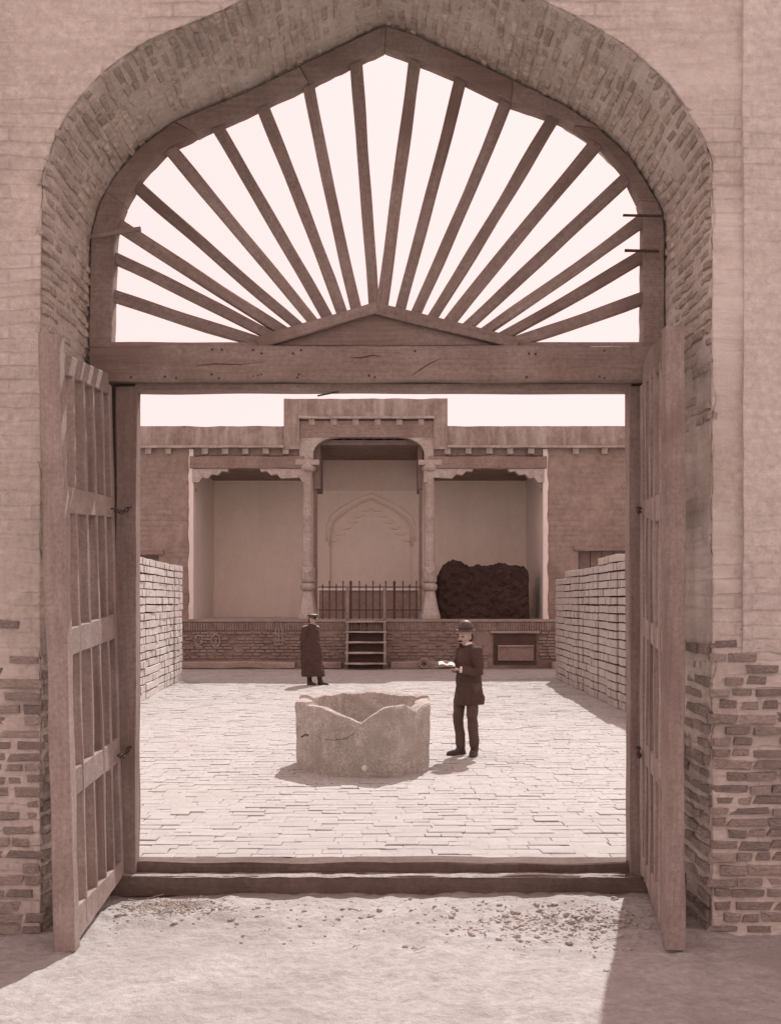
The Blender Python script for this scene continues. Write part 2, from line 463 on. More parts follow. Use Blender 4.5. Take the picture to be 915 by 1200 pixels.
# push 2 cm outwards from the arch centre line
cen = Vector((-.05, 3.6))
def resample(pts, step):
    out = [pts[0]]; acc = 0
    for a, b in zip(pts, pts[1:]):
        L = (b - a).length; t = step - acc
        while t <= L:
            out.append(a + (b - a) * (t / L)); t += step
        acc = (acc + L) % step if L else acc
        acc = L - (t - step)
    out.append(pts[-1]); return out
prof = resample(prof, .045)
for _ in range(3):
    prof = [prof[0]] + [(prof[i - 1] + prof[i] * 2 + prof[i + 1]) / 4 for i in range(1, len(prof) - 1)] + [prof[-1]]
NP = len(prof)
tan = [(prof[min(i + 1, NP - 1)] - prof[max(i - 1, 0)]).normalized() for i in range(NP)]
nrm = [Vector((t.y, -t.x)) for t in tan]         # points into the opening
prof_o = [p - n * .02 for p, n in zip(prof, nrm)]
XW, ZT = 7.5, 9.6
def outer_pt(p):
    if p.y <= 3.7: return Vector((-XW if p.x < 0 else XW, p.y))
    d = p - Vector((0, 3.7))
    tx = XW / abs(d.x) if abs(d.x) > 1e-5 else 1e9
    tz = (ZT - 3.7) / d.y if d.y > 1e-5 else 1e9
    return Vector((0, 3.7)) + d * min(tx, tz)
wall = thing('gateway_wall', 'massive plastered mud-brick wall with the pointed arch opening that frames the picture', 'wall', (0, YF, G0))
KD, MF = 26, 44
mb = MB()
def wpt(i, j):
    p = prof_o[i]; n = nrm[i]
    if j <= KD:                                  # reveal, from the court side to the front arris
        y = YB + (YF - YB) * j / KD
        a = .014 * fbm(p.x, y, p.y, 2.6, 4) + .008 * nz(p.x, y, p.y, 9, 2)
        if p.y < 1.7: a += .02 * fbm(p.x, y, p.y, 3.6, 14)
        e = max(0, 1 - (KD - j) / 2.0)
        a -= e * (.012 + .045 * max(0, nz(p.x, 3, p.y, 5.3, 1)) + .02 * nz(p.x, 3, p.y, 11, 5))
        q = p + n * a
        return (q.x, y, q.y)
    t = (j - KD) / MF
    o = outer_pt(p)
    s = t ** 2.0
    q = p + (o - p) * s
    if j - KD < 2: q = q - n * .012
    a = .018 * fbm(q.x, 0, q.y, 1.4, 9) + .01 * nz(q.x, 0, q.y, 5, 3) + .006 * nz(q.x, 7, q.y * 5, 3, 3)
    e = max(0, 1 - (j - KD) / 2.5)
    y = YF + a * (1 if t < .98 else 0) + e * .02 * max(0, .5 + nz(q.x, 1, q.y, 2.5, 6))
    return (q.x, y, q.y)
mb.grid(NP, KD + MF + 1, wpt)
# court-side face and edge
def wpt2(i, j):
    p = prof_o[i]; o = outer_pt(p); q = p + (o - p) * (j / 8)
    return (q.x, YB, q.y)
mb.grid(NP, 9, wpt2, flip=True)
mb.add([(-XW, YF, ZT), (XW, YF, ZT), (XW, YB, ZT), (-XW, YB, ZT)], [(0, 1, 2, 3)])
for s in (-1, 1):
    mb.add([(s * XW, YF, G0 - .3), (s * XW, YB, G0 - .3), (s * XW, YB, ZT), (s * XW, YF, ZT)], [(0, 1, 2, 3)])
obj('wall_body', mb, M_plaster, wall, smooth=True, recalc=True, recentre=False)
# pilaster on the right and its twin on the left (outside the print)
for s, xx in ((1, 2.29), (-1, -2.56)):
    mb = MB(); nx, nzv = 14, 90
    def pp(i, j, s=s, xx=xx):
        x = xx + s * (i - 1) * .16 if i > 0 else xx - s * .0
        z = 1.62 + (7.9) * j / (nzv - 1)
        if j == 0: z += .16 * nz(x, 2, 0, 6, 3) + .06 * nz(x, 5, 0, 19)
        y = YF - .035 + .01 * fbm(x, 0, z, 2, 5) + .006 * nz(x, 7, z * 5, 3)
        if j == 0: y = YF - .01
        if i == 0: y = YF + .05
        x += .008 * nz(0, 0, z, 3.0, 5)
        return (x, y, z)
    mb.grid(nx + 1, nzv, pp)
    obj('pilaster', mb, M_pilaster, wall, smooth=True, angle=40, recentre=False)

vb_meshes = [rough_box_mesh('vault_brick', M_vbrick, .09, .16, 20 + s) for s in range(6)]
wb_meshes = [rough_box_mesh('brick', M_brick, .10, .17, 40 + s) for s in range(6)]
rb = random.Random(5)
arc = [0.0]
for a, b in zip(prof, prof[1:]): arc.append(arc[-1] + (b - a).length)
def at_arc(s):
    s = max(0, min(arc[-1] - 1e-4, s))
    lo, hi = 0, NP - 1
    while hi - lo > 1:
        m = (lo + hi) // 2
        if arc[m] <= s: lo = m
        else: hi = m
    t = (s - arc[lo]) / (arc[hi] - arc[lo] + 1e-9)
    return prof_o[lo].lerp(prof_o[hi], t), nrm[lo].lerp(nrm[hi], t).normalized()
def place_on_reveal(s, y0, y1, h, proud, meshes, name, sink, coll):
    p, n = at_arc(s)
    t = Vector((-n.y, n.x))
    T = .06
    c = Vector((p.x + n.x * (proud - T / 2), (y0 + y1) / 2, p.y + n.y * (proud - T / 2)))
    rot = Matrix(((0, t.x, n.x, 0), (1, 0, 0, 0), (0, t.y, n.y, 0), (0, 0, 0, 1)))
    M = Matrix.Translation(c) @ rot @ Matrix.Rotation(rb.gauss(0, .03), 4, 'Z') @ Matrix.Rotation(rb.gauss(0, .02), 4, 'X') @ Matrix.Diagonal((y1 - y0, h, T, 1))
    coll.append((M, meshes[rb.randrange(6)], name))
vault = []
s = 3.5; row = 0
while s < arc[-1] - 3.5:
    h = rb.uniform(.04, .052)
    y = YF + .03 - (.13 if row % 2 else 0)
    while y < YB - .05:
        w = rb.choice([.11, .16, .21, .25])
        y0, y1 = max(y, YF + .012), min(y + w, YB - .01)
        if y1 - y0 > .05 and rb.random() < (.95 if 4.3 < s < arc[-1] - 4.3 else .7):
            place_on_reveal(s + rb.uniform(-.008, .008), y0, y1 - rb.uniform(.004, .03), h, rb.uniform(.002, .018), vb_meshes, 'vault_brick', 0, vault)
        y += w
    s += h + rb.uniform(.03, .04); row += 1
walls = []
for side in (0, 1):                              # eroded jamb bricks low down
    z = 0; s = .25; row = 0
    while s < 2.15:
        h = rb.uniform(.05, .07)
        y = YF + .03 - (.12 if row % 2 else 0)
        while y < YB - .05:
            w = rb.uniform(.2, .28)
            y0, y1 = max(y, YF + .03), min(y + w, YB - .01)
            ss = s if side == 0 else arc[-1] - s
            if y1 - y0 > .07 and rb.random() < (.93 if s < 1.9 else .55):
                place_on_reveal(ss, y0, y1 - rb.uniform(.02, .045), h, rb.uniform(.006, .03), wb_meshes, 'brick', 0, walls)
            y += w
        s += h + rb.uniform(.032, .05); row += 1
for side in (-1, 1):                             # front of the wall, low down
    z = -.17; row = 0
    while z < 1.85:
        h = rb.uniform(.044, .06)
        x0 = (2.085 if side > 0 else 2.18) + rb.uniform(-.012, .03)
        x = x0 - (.13 if row % 2 else 0)
        while x < 3.1:
            w = rb.choice([.13, .2, .26]) * rb.uniform(.9, 1.1)
            a, b = max(x, x0), x + w - rb.uniform(.012, .035)
            if b - a > .07 and rb.random() < (.95 if z < 1.35 else .55):
                c = Vector((side * (a + b) / 2, YF + .03 - rb.uniform(.008, .034), z + h / 2 + rb.uniform(-.008, .008)))
                rot = Matrix(((1, 0, 0, 0), (0, 0, -1, 0), (0, 1, 0, 0), (0, 0, 0, 1)))
                M = Matrix.Translation(c) @ rot @ Matrix.Rotation(rb.gauss(0, .02), 4, 'Z') @ Matrix.Diagonal((b - a, h, .06, 1))
                walls.append((M, wb_meshes[rb.randrange(6)], 'brick'))
            x += w
        z += h + rb.uniform(.02, .032); row += 1
def put_bricks(lst, mat, name, parent, cut=300):
    lst = sorted(lst, key=lambda q: (q[0].translation - Vector((0, 0, EYE))).length + (3 if abs(q[0].translation.x) > 2.7 else 0))
    for M, me, nm in lst[:cut]: link_mesh(nm, me, parent, M)
    if lst[cut:]:
        m2 = MB()
        for M, me, nm in lst[cut:]: m2.add([M @ v.co for v in me.vertices], [tuple(p.vertices) for p in me.polygons])
        tag(obj(name, m2, mat, parent, recalc=False, recentre=False), kind='stuff')
put_bricks(vault, M_vbrick, 'vault_brickwork', wall)
put_bricks(walls, M_brick, 'jamb_brickwork', wall)

# ------------------------------------------------------------------ TIMBER GATE FRAME with fanlight
def G(px, py, Y=8.23): return P(px, py, Y)
frame = thing('timber_gateway', 'timber frame with heavy cross beam and a fan of radiating bars under the arch', 'gateway', (0, 8.2, -.06))
plank('post', (-1.90, 8.225, -.16), (-1.895, 8.225, 3.53), .15, .15, M_timber, frame, jit=.004)
plank('post', (1.875, 8.225, -.16), (1.865, 8.225, 3.53), .13, .15, M_timber, frame, jit=.004)
plank('cross_beam', (-2.14, 8.21, 3.685), (2.06, 8.21, 3.685), .255, .27, M_timber, frame, jit=.006, ch=.012)
plank('under_beam', (-1.83, 8.24, 3.532), (1.82, 8.24, 3.532), .055, .16, M_timber, frame, jit=.003)
plank('top_board', (-2.02, 8.24, 3.84), (1.95, 8.24, 3.84), .045, .14, M_leaf, frame, jit=.004)
# arch ribs: outer and inner outline per timber, in photograph pixels on the frame's plane
ribs = [
 [[(107, 409), (109, 281), (118, 246), (126, 228)], [(133, 409), (136, 290), (139, 268), (148, 243)]],
 [[(126, 228), (136, 211), (166, 176), (206, 146)], [(148, 243), (166, 209), (200, 175), (231, 160)]],
 [[(206, 146), (281, 116), (352, 82)], [(231, 160), (262, 147), (362, 101)]],
 [[(352, 82), (432, 43), (452, 35)], [(362, 101), (412, 77), (451, 59)]],
 [[(452, 35), (475, 41), (545, 72), (600, 98)], [(451, 59), (484, 71), (535, 92), (598, 123)]],
 [[(600, 98), (660, 128), (700, 154)], [(598, 123), (652, 141), (671, 150)]],
 [[(700, 154), (734, 185), (758, 222), (768, 240)], [(671, 150), (706, 174), (731, 204), (747, 238)]],
 [[(768, 240), (774, 256), (776, 280), (776, 409)], [(747, 238), (752, 262), (752, 290), (751, 409)]],
]
for oo, ii in ribs:
    yy0, yy1 = 8.165 + random.uniform(-.006, .006), 8.30 + random.uniform(-.005, .005)
    def dens(pts):
        pts = [Vector((p[0], p[1], 0)) for p in pts]; L = sum((b - a).length for a, b in zip(pts, pts[1:])); out = []
        for q in range(15):
            t = L * q / 14; 
            for a, b in zip(pts, pts[1:]):
                l = (b - a).length
                if t <= l + 1e-6: out.append(a.lerp(b, max(0, min(1, t / l)))); break
                t -= l
        return out
    o_, i_ = dens(oo), dens(ii)
    mb = MB(); rings = []
    for q, (a, b) in enumerate(zip(o_, i_)):
        A, B = G(a.x, a.y), G(b.x, b.y)
        jj = .006 * nz(q * .7, A.x, A.z, 1.0)
        rings.append([(A.x + jj, yy0, A.z + jj), (B.x + jj, yy0, B.z - jj), (B.x + jj, yy1, B.z - jj), (A.x + jj, yy1, A.z + jj)])
    mb.rings(rings)
    obj('arch_rib', mb, M_timber, frame, bevel=.006)
spokes = [((133, 347), (308, 402)), ((134, 302), (322, 396)), ((138, 263), (338, 392)), ((152, 210), (356, 388)), ((196, 171), (371, 381)),
          ((251, 143), (386, 376)), ((305, 118), (403, 372)), ((360, 92), (418, 367)), ((417, 66), (438, 361)),
          ((487, 66), (447, 361)), ((542, 84), (468, 367)), ((597, 110), (485, 372)), ((651, 134), (503, 378)), ((702, 164), (522, 383)),
          ((738, 205), (541, 389)), ((753, 258), (560, 394)), ((754, 299), (580, 399)), ((753, 349), (600, 402))]
for (a, b) in spokes:
    p0, p1 = G(*a, 8.245), G(*b, 8.245)
    plank('fan_bar', p0, p1, random.uniform(.086, .1), .065, M_timber, frame, jit=.004, taper=random.uniform(.8, .92), bow=random.uniform(-.012, .012))
# pediment board at the foot of the fan
mb = MB(); a, b, c = P(318, 404, 8.16), P(438, 364, 8.16), P(600, 404, 8.16)
mb.prism([(a.x, a.z), (b.x, b.z), (c.x, c.z)], 8.16, 8.27); obj('pediment_board', mb, M_timber, frame)
plank('raking_board', P(303, 402, 8.13), P(441, 361, 8.13), .085, .06, M_timber, frame)
plank('raking_board', P(436, 361, 8.13), P(606, 403, 8.13), .085, .06, M_timber, frame)
for xa, xb in ((-2.21, -1.972), (1.938, 2.10)):
    plank('gap_light_blocker', ((xa + xb) / 2, 8.36, -.16), ((xa + xb) / 2, 8.36, 3.58), xb - xa, .1, M_timber, frame, up=(0, 1, 0))  # added boards behind the leaves, block sun leaking past the posts
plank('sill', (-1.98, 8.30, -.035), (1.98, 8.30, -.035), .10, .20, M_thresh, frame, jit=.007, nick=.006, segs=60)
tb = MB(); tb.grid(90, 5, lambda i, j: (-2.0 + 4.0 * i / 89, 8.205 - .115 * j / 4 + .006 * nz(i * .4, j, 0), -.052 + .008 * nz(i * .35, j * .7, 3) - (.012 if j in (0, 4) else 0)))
tag(obj('step_lit_strip', tb, M_dust, frame, smooth=True), kind='stuff')  # pale strip: the sunlit line of the ledge is put into its colour
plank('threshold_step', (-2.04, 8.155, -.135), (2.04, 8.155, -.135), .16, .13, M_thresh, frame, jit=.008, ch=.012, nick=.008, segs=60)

for pts in (((482, 440), (492, 433), (503, 426), (516, 420), (527, 414)), ((410, 418), (422, 419), (436, 416), (449, 417)), ((230, 428), (252, 426), (281, 427), (310, 424))):
    mb = MB(); mb.tube([Vector((P(a, b, 8.073).x, 8.0745, P(a, b, 8.073).z)) for a, b in pts], [.001] + [.0035] * (len(pts) - 2) + [.001], 5); obj('crack', mb, M_dark, frame)
rn = random.Random(4)
for q in range(26):
    px = rn.choice([160, 200, 252, 300, 348, 440, 487, 560, 622, 705]) + rn.uniform(-8, 8); py = rn.choice([412, 441]) + rn.uniform(-3, 3)
    p = P(px, py, 8.073); mb = MB(); mb.ellipsoid((p.x, 8.073, p.z), .008, .006, .008, 7, 5)
    obj('nail_head', mb, M_iron, frame, smooth=True)
def stick(name, a, b, w, label, cat, Y=8.1):
    o = plank(name, P(*a, Y), P(*b, Y), w, w, M_iron if 'iron' in label else M_timber, None, jit=.003, ch=.004)
    return tag(o, label, cat)
stick('wooden_peg', (106, 277, 0)[:2], (165, 268), .03, 'dark broken wooden peg sticking out of the left jamb across the arch timber', 'peg')
stick('iron_spike', (776, 253), (730, 252), .02, 'upper of two dark iron spikes driven in at the right arch timber', 'spike')
stick('iron_spike', (772, 294), (732, 293), .018, 'lower, shorter of two dark iron spikes at the right arch timber', 'spike')
stick('iron_hook', (372, 464), (397, 459), .012, 'thin dark iron hook poking down below the middle of the cross beam', 'hook', 8.2)

# ------------------------------------------------------------------ GATE LEAVES
def leaf(side):
    if side < 0:
        lab = 'left gate leaf of barred weathered wood, swung open and lit by the sun'
        X = lambda y, z: -1.885 - .026 * z
        rails = [(3.50, 3.37, 3.61, 3.46), (2.67, 2.50, 2.71, 2.565), (1.78, 1.61, 1.86, 1.68), (.90, .73, .96, .78), (.05, -.165, .055, -.06)]
        ztop, zb, th = 3.58, -.185, .13
    else:
        lab = 'right gate leaf of barred wood, swung open with its face in shadow'
        X = lambda y, z: 1.71 + (y - 6.75) * .112
        rails = [(3.60, 3.42, 3.68, 3.52), (2.64, 2.47, 2.68, 2.575), (1.75, 1.60, 1.84, 1.70), (.88, .73, .95, .80), (.09, -.165, .09, -.04)]
        ztop, zb, th = 3.63, -.175, .115
    root = thing('gate_leaf', lab, 'gate leaf', (X(8.1, 0), 8.1, G0), 0)
    s = side
    def pt(y, z, off): return Vector((X(y, z) + s * off, y, z))
    cx = th / 2
    plank('stile', pt(6.815, zb, cx), pt(6.815, ztop, cx), .125, th, M_leaf, root, up=(1, 0, 0), jit=.005, ch=.01, nick=.004)
    plank('stile', pt(8.10, -.05, cx), pt(8.10, 3.53, cx), .075, .09, M_leaf, root, up=(1, 0, 0), jit=.003)
    for q, y in enumerate((7.12, 7.385, 7.63, 7.865)):
        plank('bar', pt(y, -.02 - (8.1 - y) * .09, cx), pt(y, 3.45 + (y - 6.8) * .1, cx), .045, .088, M_leaf, root, up=(1, 0, 0), jit=.004, bow=random.uniform(-.008, .008))
    for q, (zn1, zn0, zf1, zf0) in enumerate(rails):
        y0, y1 = 6.88, 8.065
        xs = []
        mb = MB(); rings = []
        for t_ in range(13):
            t = t_ / 12; y = y0 + (y1 - y0) * t
            za = zn0 + (zf0 - zn0) * t; zc = zn1 + (zf1 - zn1) * t
            if q == 1 and side > 0: za -= .03 * math.sin(math.pi * t)
            if q == 0 and side > 0: zc += .05 * math.sin(math.pi * t); 
            za += .006 * nz(t * 3, q, side, 2); zc += .006 * nz(t * 3, q + 5, side, 2)
            rings.append([pt(y, za, .02), pt(y, za, .075), pt(y, zc, .075), pt(y, zc, .02)])
        mb.rings(rings)
        obj('rail', mb, M_leaf, root, bevel=.006)
    # twisted chains that hold the leaf to the post
    for zc in (2.62, .86):
        a = pt(7.9, zc, -.02); b = Vector((s * 1.86, 8.13, zc + .03)); mb = MB()
        n = 7
        for q in range(n):
            t = (q + .5) / n; c = a.lerp(b, t) - Vector((0, 0, .04 * math.sin(math.pi * t)))
            d = (b - a).normalized(); u = Vector((0, 0, 1)) if q % 2 else d.cross(Vector((0, 0, 1))).normalized()
            pts = [c + d * .028 * math.cos(2 * math.pi * w / 10) + u * .014 * math.sin(2 * math.pi * w / 10) for w in range(10)]
            mb.tube(pts, .0055, 5, closed=True)
        obj('chain', mb, M_iron, root, smooth=True)
    return root
leaf(-1); leaf(1)

# ------------------------------------------------------------------ LOOSE DIRT by the step
rc = random.Random(3); mb = MB()
def clod(mb, c, r, rs):
    mb.ellipsoid(c, r * rs.uniform(.8, 1.4), r * rs.uniform(.7, 1.2), r * rs.uniform(.4, .8), 7, 5, Matrix.Rotation(rs.uniform(0, 6), 3, 'Z'),
                 fn=lambda d: d * (1 + rs.uniform(-.25, .25)))
for q in range(1100):
    u = rc.random()
    if u < .5: x, y = rc.gauss(1.15, .33), rc.gauss(7.35, .24)
    elif u < .75: x, y = rc.gauss(-1.45, .22), rc.gauss(7.62, .12)
    else: x, y = rc.uniform(-1.8, 1.9), rc.gauss(7.5, .3)
    if not (-2 < x < 2.0 and 5.5 < y < 8.03): continue
    r = rc.choice([.005, .007, .007, .009, .012, .02]) * rc.uniform(.7, 1.2)
    clod(mb, (x, y, gz(x, y) + r * .2), r, rc)
tag(obj('loose_dirt', mb, M_clod, None, recentre=False), kind='stuff')
mb = MB()
for q in range(190):                              # straw and twigs by the left leaf
    x, y = rc.gauss(-1.5, .17), rc.gauss(7.62, .13)
    if rc.random() < .3: x, y = rc.gauss(1.2, .4), rc.gauss(7.3, .25)
    if not (-1.85 < x < 1.9 and 5.5 < y < 8.0): continue
    a = rc.uniform(0, math.pi); L = rc.uniform(.03, .09); z = gz(x, y) + .012
    mb.tube([(x, y, z), (x + L * math.cos(a), y + L * math.sin(a), z + rc.uniform(-.004, .02))], .003, 4)
tag(obj('straw', mb, M_earth, None, recentre=False), kind='stuff')

# ------------------------------------------------------------------ PALACE BUILDING
YP, YW, YR = 32.5, 33.5, 37.6      # platform front, wall front, back of the bays
PT = 1.42                          # platform top
pal = thing('palace_building', 'long mud-walled palace front with raised middle porch and three deep bays behind the courtyard', 'building', (0, YW, 0))
def px2x(px, Y): return (px - CX) * Y / F
def py2z(py, Y): return EYE - (py - HY) * Y / F
XL, XR = px2x(225, YW), px2x(638, YW)
CL, CR = px2x(333, YW), px2x(524, YW)      # raised centre
zc, zt, ztc = py2z(523, YW), py2z(500, YW), py2z(468, YW)
# flank walls, uneven mud brick
def flank(x0, x1, door, wavy=0):
    mb = MB(); n, m = int((x1 - x0) * 9), 56
    def f(i, j):
        x = x0 + (x1 - x0) * i / n; z = PT + (zc - PT) * j / m
        y = YW + .03 * fbm(x, 0, z, .8, 3) + .012 * nz(x, 0, z, 4, 7)
        if i == wavy: x += .05 * fbm(0, 0, z, 1.8, 4)
        if door and door[0] < x < door[1] and z < door[2]: y += .45
        return (x, y, z)
    mb.grid(n + 1, m + 1, f)
    for xx in (x0, x1):
        mb.add([(xx, YW, PT), (xx, YR + .6, PT), (xx, YR + .6, zc), (xx, YW, zc)], [(0, 1, 2, 3)])
    obj('flank_wall', mb, M_pwall, pal, recalc=True, smooth=True, angle=50)
dl = (px2x(100, YW), px2x(184, YW), py2z(650, YW)); dr = (px2x(680, YW), px2x(762, YW), py2z(645, YW))
flank(-13.5, XL - .0, dl, int((XL + 13.5) * 9)); flank(XR, 13.5, dr, 0)
for (a, b, zz) in (dl, dr):
    plank('door_lintel', (a - .2, YW - .02, zz + .05), (b + .2, YW - .02, zz + .05), .12, .14, M_palwood, pal, jit=.01)
    mb = MB()
    for q in range(6):
        w = (b - a) / 6; mb.box(a + q * w + .01, a + (q + 1) * w - .01, YW + .30, YW + .36, PT, zz)
    obj('door', mb, M_palwood, pal)
# bay side walls: the light they catch is put into the pale plaster
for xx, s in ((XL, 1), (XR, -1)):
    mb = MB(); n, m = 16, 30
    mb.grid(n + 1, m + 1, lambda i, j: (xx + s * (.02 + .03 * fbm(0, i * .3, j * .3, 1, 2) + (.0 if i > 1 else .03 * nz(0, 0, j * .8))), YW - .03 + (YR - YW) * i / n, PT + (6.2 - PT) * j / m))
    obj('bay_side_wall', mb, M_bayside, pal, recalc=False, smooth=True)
# pale ragged edge at the mouth of the bays
    mb = MB(); rings = []
    for j in range(40):
        z = PT + (6.55 - PT) * j / 39
        w = .09 + .05 * nz(0, s, z, 3.2, 2)
        rings.append([(xx - s * w, YW - .05, z), (xx + s * .05, YW - .055, z), (xx + s * .05, YW + .1, z), (xx - s * w, YW + .1, z)])
    mb.rings(rings); obj('bay_edge', mb, M_bayside, pal)
# back wall, with a pointed niche in the middle bay
nicheL = [(386, 720), (386, 640), (386, 622), (390, 611), (401, 601), (417, 591), (434, 584)]
nicheR = [(434, 584), (451, 591), (467, 600), (479, 610), (483, 620), (483, 640), (483, 720)]
def W(px, py, Y=YR): return (px2x(px, Y), py2z(py, Y))
mb = MB()
zt_b = 7.3; zt_s = 6.7
niche = [W(*p) for p in nicheL[:-1]] + [W(*p) for p in nicheR]
for a, b in zip(niche, niche[1:]):               # wall above the niche outline
    mb.add([(a[0], YR, a[1]), (b[0], YR, b[1]), (b[0], YR, zt_b), (a[0], YR, zt_b)], [(0, 1, 2, 3)])
    mb.add([(a[0], YR, a[1]), (b[0], YR, b[1]), (b[0], YR + .16, b[1]), (a[0], YR + .16, a[1])], [(0, 1, 2, 3)])
nxL, nxR = niche[0][0], niche[-1][0]
for a, b in ((XL - .2, nxL), (nxR, XR + .2)):
    mb.add([(a, YR, PT - .1), (b, YR, PT - .1), (b, YR, zt_s), (a, YR, zt_s)], [(0, 1, 2, 3)])
for a, b in ((px2x(360, YR), nxL), (nxR, px2x(500, YR))):
    mb.add([(a, YR, zt_s), (b, YR, zt_s), (b, YR, zt_b), (a, YR, zt_b)], [(0, 1, 2, 3)])
mb.add([(nxL, YR + .16, PT - .1), (nxR, YR + .16, PT - .1), (nxR, YR + .16, 6), (nxL, YR + .16, 6)], [(0, 1, 2, 3)])
obj('bay_back_wall', mb, M_bay, pal, recalc=False)
for off, r in ((.0, .035), (.16, .03)):          # moulding lines over the niche
    pts = [Vector((W(*p)[0], YR - .01, W(*p)[1] + off)) for p in nicheL[1:-1] + nicheR[:-1]]
    pts = [p + Vector(((p.x - W(434, 600)[0]) * off * .4, 0, 0)) for p in pts]
    mb = MB(); mb.tube(pts, r, 6); obj('niche_moulding', mb, M_bay, pal, smooth=True)
for s in (-1, 1):                                # stepped corbels under the niche arch
    for q in range(6):
        px = 434 + s * (46 - q * 7.2); py = 634 - q * 7.0
        x, z = W(px, py); mb = MB()
        mb.prism([(x - s * -.02, z), (x - s * .20, z + .02), (x - s * .24, z + .09), (x - s * -.02, z + .09)], YR + .04, YR + .15)
        obj('niche_corbel', mb, M_bay, pal)
# darker upper band in the middle bay, dado and low bench
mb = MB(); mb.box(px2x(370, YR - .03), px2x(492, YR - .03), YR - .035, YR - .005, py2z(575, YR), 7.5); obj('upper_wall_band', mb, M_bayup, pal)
mb = MB(); mb.box(XL + .02, px2x(362, YR), YR - .05, YR - .004, PT, py2z(683, YR)); mb2 = mb; obj('dado', mb, M_bay, pal)
mb = MB(); mb.box(px2x(374, 35), px2x(490, 35), 35.0, 35.15, PT, py2z(692, 35)); obj('low_screen', mb, M_platf, pal)
mb = MB(); mb.box(px2x(374, 35) - .05, px2x(490, 35) + .05, 34.95, 35.2, py2z(692, 35), py2z(692, 35) + .06); obj('screen_cap', mb, M_bayside, pal)
# bay ceilings and roof
mb = MB(); mb.box(XL, CL + .5, YW, YR + .3, 6.05, 6.2); mb.box(CR - .5, XR, YW, YR + .3, 6.05, 6.2); mb.box(CL + .4, CR - .4, YW, YR + .3, 7.2, 7.4)
mb.box(-13.5, 13.5, YW + .4, YR + .6, zc + .1, zc + .25)
obj('roof', mb, M_palwood, pal)
# parapets
def parapet(x0, x1, z0, z1, yy, name='parapet'):
    mb = MB(); n = max(8, int((x1 - x0) * 8)); m = max(6, int((z1 - z0) * 10))
    def f(i, j):
        x = x0 + (x1 - x0) * i / n; z = z0 + (z1 - z0) * j / m
        zz = z + (.022 * fbm(x, 0, 0, 1.4, 3) if j == m else 0)
        return (x, yy + .015 * fbm(x, 0, z, 2, 5), zz)
    mb.grid(n + 1, m + 1, f)
    mb.grid(n + 1, 2, lambda i, j: (x0 + (x1 - x0) * i / n, yy + .015 * fbm(x0 + (x1 - x0) * i / n, 0, z1, 2, 5) + .5 * j, z1 + .022 * fbm(x0 + (x1 - x0) * i / n, 0, 0, 1.4, 3)))
    for xx in (x0, x1): mb.add([(xx, yy, z0), (xx, yy + .5, z0), (xx, yy + .5, z1), (xx, yy, z1)], [(0, 1, 2, 3)])
    mb.add([(x0, yy + .5, z0), (x1, yy + .5, z0), (x1, yy + .5, z1), (x0, yy + .5, z1)], [(0, 1, 2, 3)])
    mb.add([(x0, yy, z0), (x1, yy, z0), (x1, yy + .5, z0), (x0, yy + .5, z0)], [(0, 1, 2, 3)])
    return obj(name, mb, M_parapet, pal, recalc=True)
FL, FR = px2x(351, YW), px2x(508, YW)       # face of the porch inside the raised parapet
z1c = py2z(489, YW)
parapet(-13.5, CL, zc, zt, YW - .12); parapet(CR, 13.5, zc, zt, YW - .12)
parapet(CL, FL, py2z(527, YW), ztc, YW - .15); parapet(FR, CR, py2z(527, YW), ztc, YW - .15)
parapet(FL, FR, z1c, ztc, YW - .147)
for a, b, z in ((-13.5, CL, zc), (CR, 13.5, zc), (FL - .02, FR + .02, z1c)):
    plank('eaves_board', (a, YW - .16, z - .03), (b, YW - .16, z - .03), .07, .14, M_palwood_pale, pal, jit=.01, segs=20)
# joist ends
def joists(x0, x1, z, n):
    for q in range(n):
        x = x0 + (x1 - x0) * (q + .5) / n
        mb = MB(); mb.box(x - .09, x + .09, YW - .1, YW + .3, z - .17, z, .012); obj('joist_end', mb, M_palwood_pale, pal)
mb = MB(); mb.box(FL, FR, YW + .05, YW + .3, z1c - .3, z1c + .1); obj('wall_plate', mb, M_palwood, pal)
joists(XL + .1, FL - .1, zc - .07, 5); joists(FR + .1, XR - .1, zc - .07, 5); joists(FL + .05, FR - .05, z1c - .07, 6)
joists(-8.6, XL - .4, zc - .07, 4); joists(XR + .5, 8.8, zc - .07, 4)
# beams over the side bays
zbt, zbb = py2z(533, YW), py2z(549, YW)
for a, b in ((XL - .05, FL + .15), (FR - .15, XR + .05)):
    mb = MB(); mb.box(a, b, YW + .02, YW + .3, zbt - .02, zc - .02); obj('wall_plate', mb, M_palwood, pal)
    plank('bay_beam', (a, YW + .05, (zbt + zbb) / 2 - .03), (b, YW + .05, (zbt + zbb) / 2 - .03), zbt - zbb - .04, .34, M_palwood, pal, jit=.012, ch=.02)
def corbel(x, s, z, L=1.1, h=.42):
    """scalloped bracket running from x in direction s under a beam"""
    pr = [(0, 0), (L, 0), (L - .04, -.10), (L - .22, -.08), (L - .34, -.2), (L - .52, -.17), (L - .64, -.3), (.3, -.27), (.2, -h), (0, -h)]
    mb = MB(); mb.prism([(x + s * a, z + b) for a, b in pr], YW - .08, YW + .16)
    obj('corbel', mb, M_palwood_pale if s else M_palwood, pal, bevel=.01)
corbel(XL + .02, 1, zbb - .01); corbel(FL + .3, -1, zbb - .01, 1.5); corbel(XR - .02, -1, zbb - .01); corbel(FR - .3, 1, zbb - .01, 1.5)
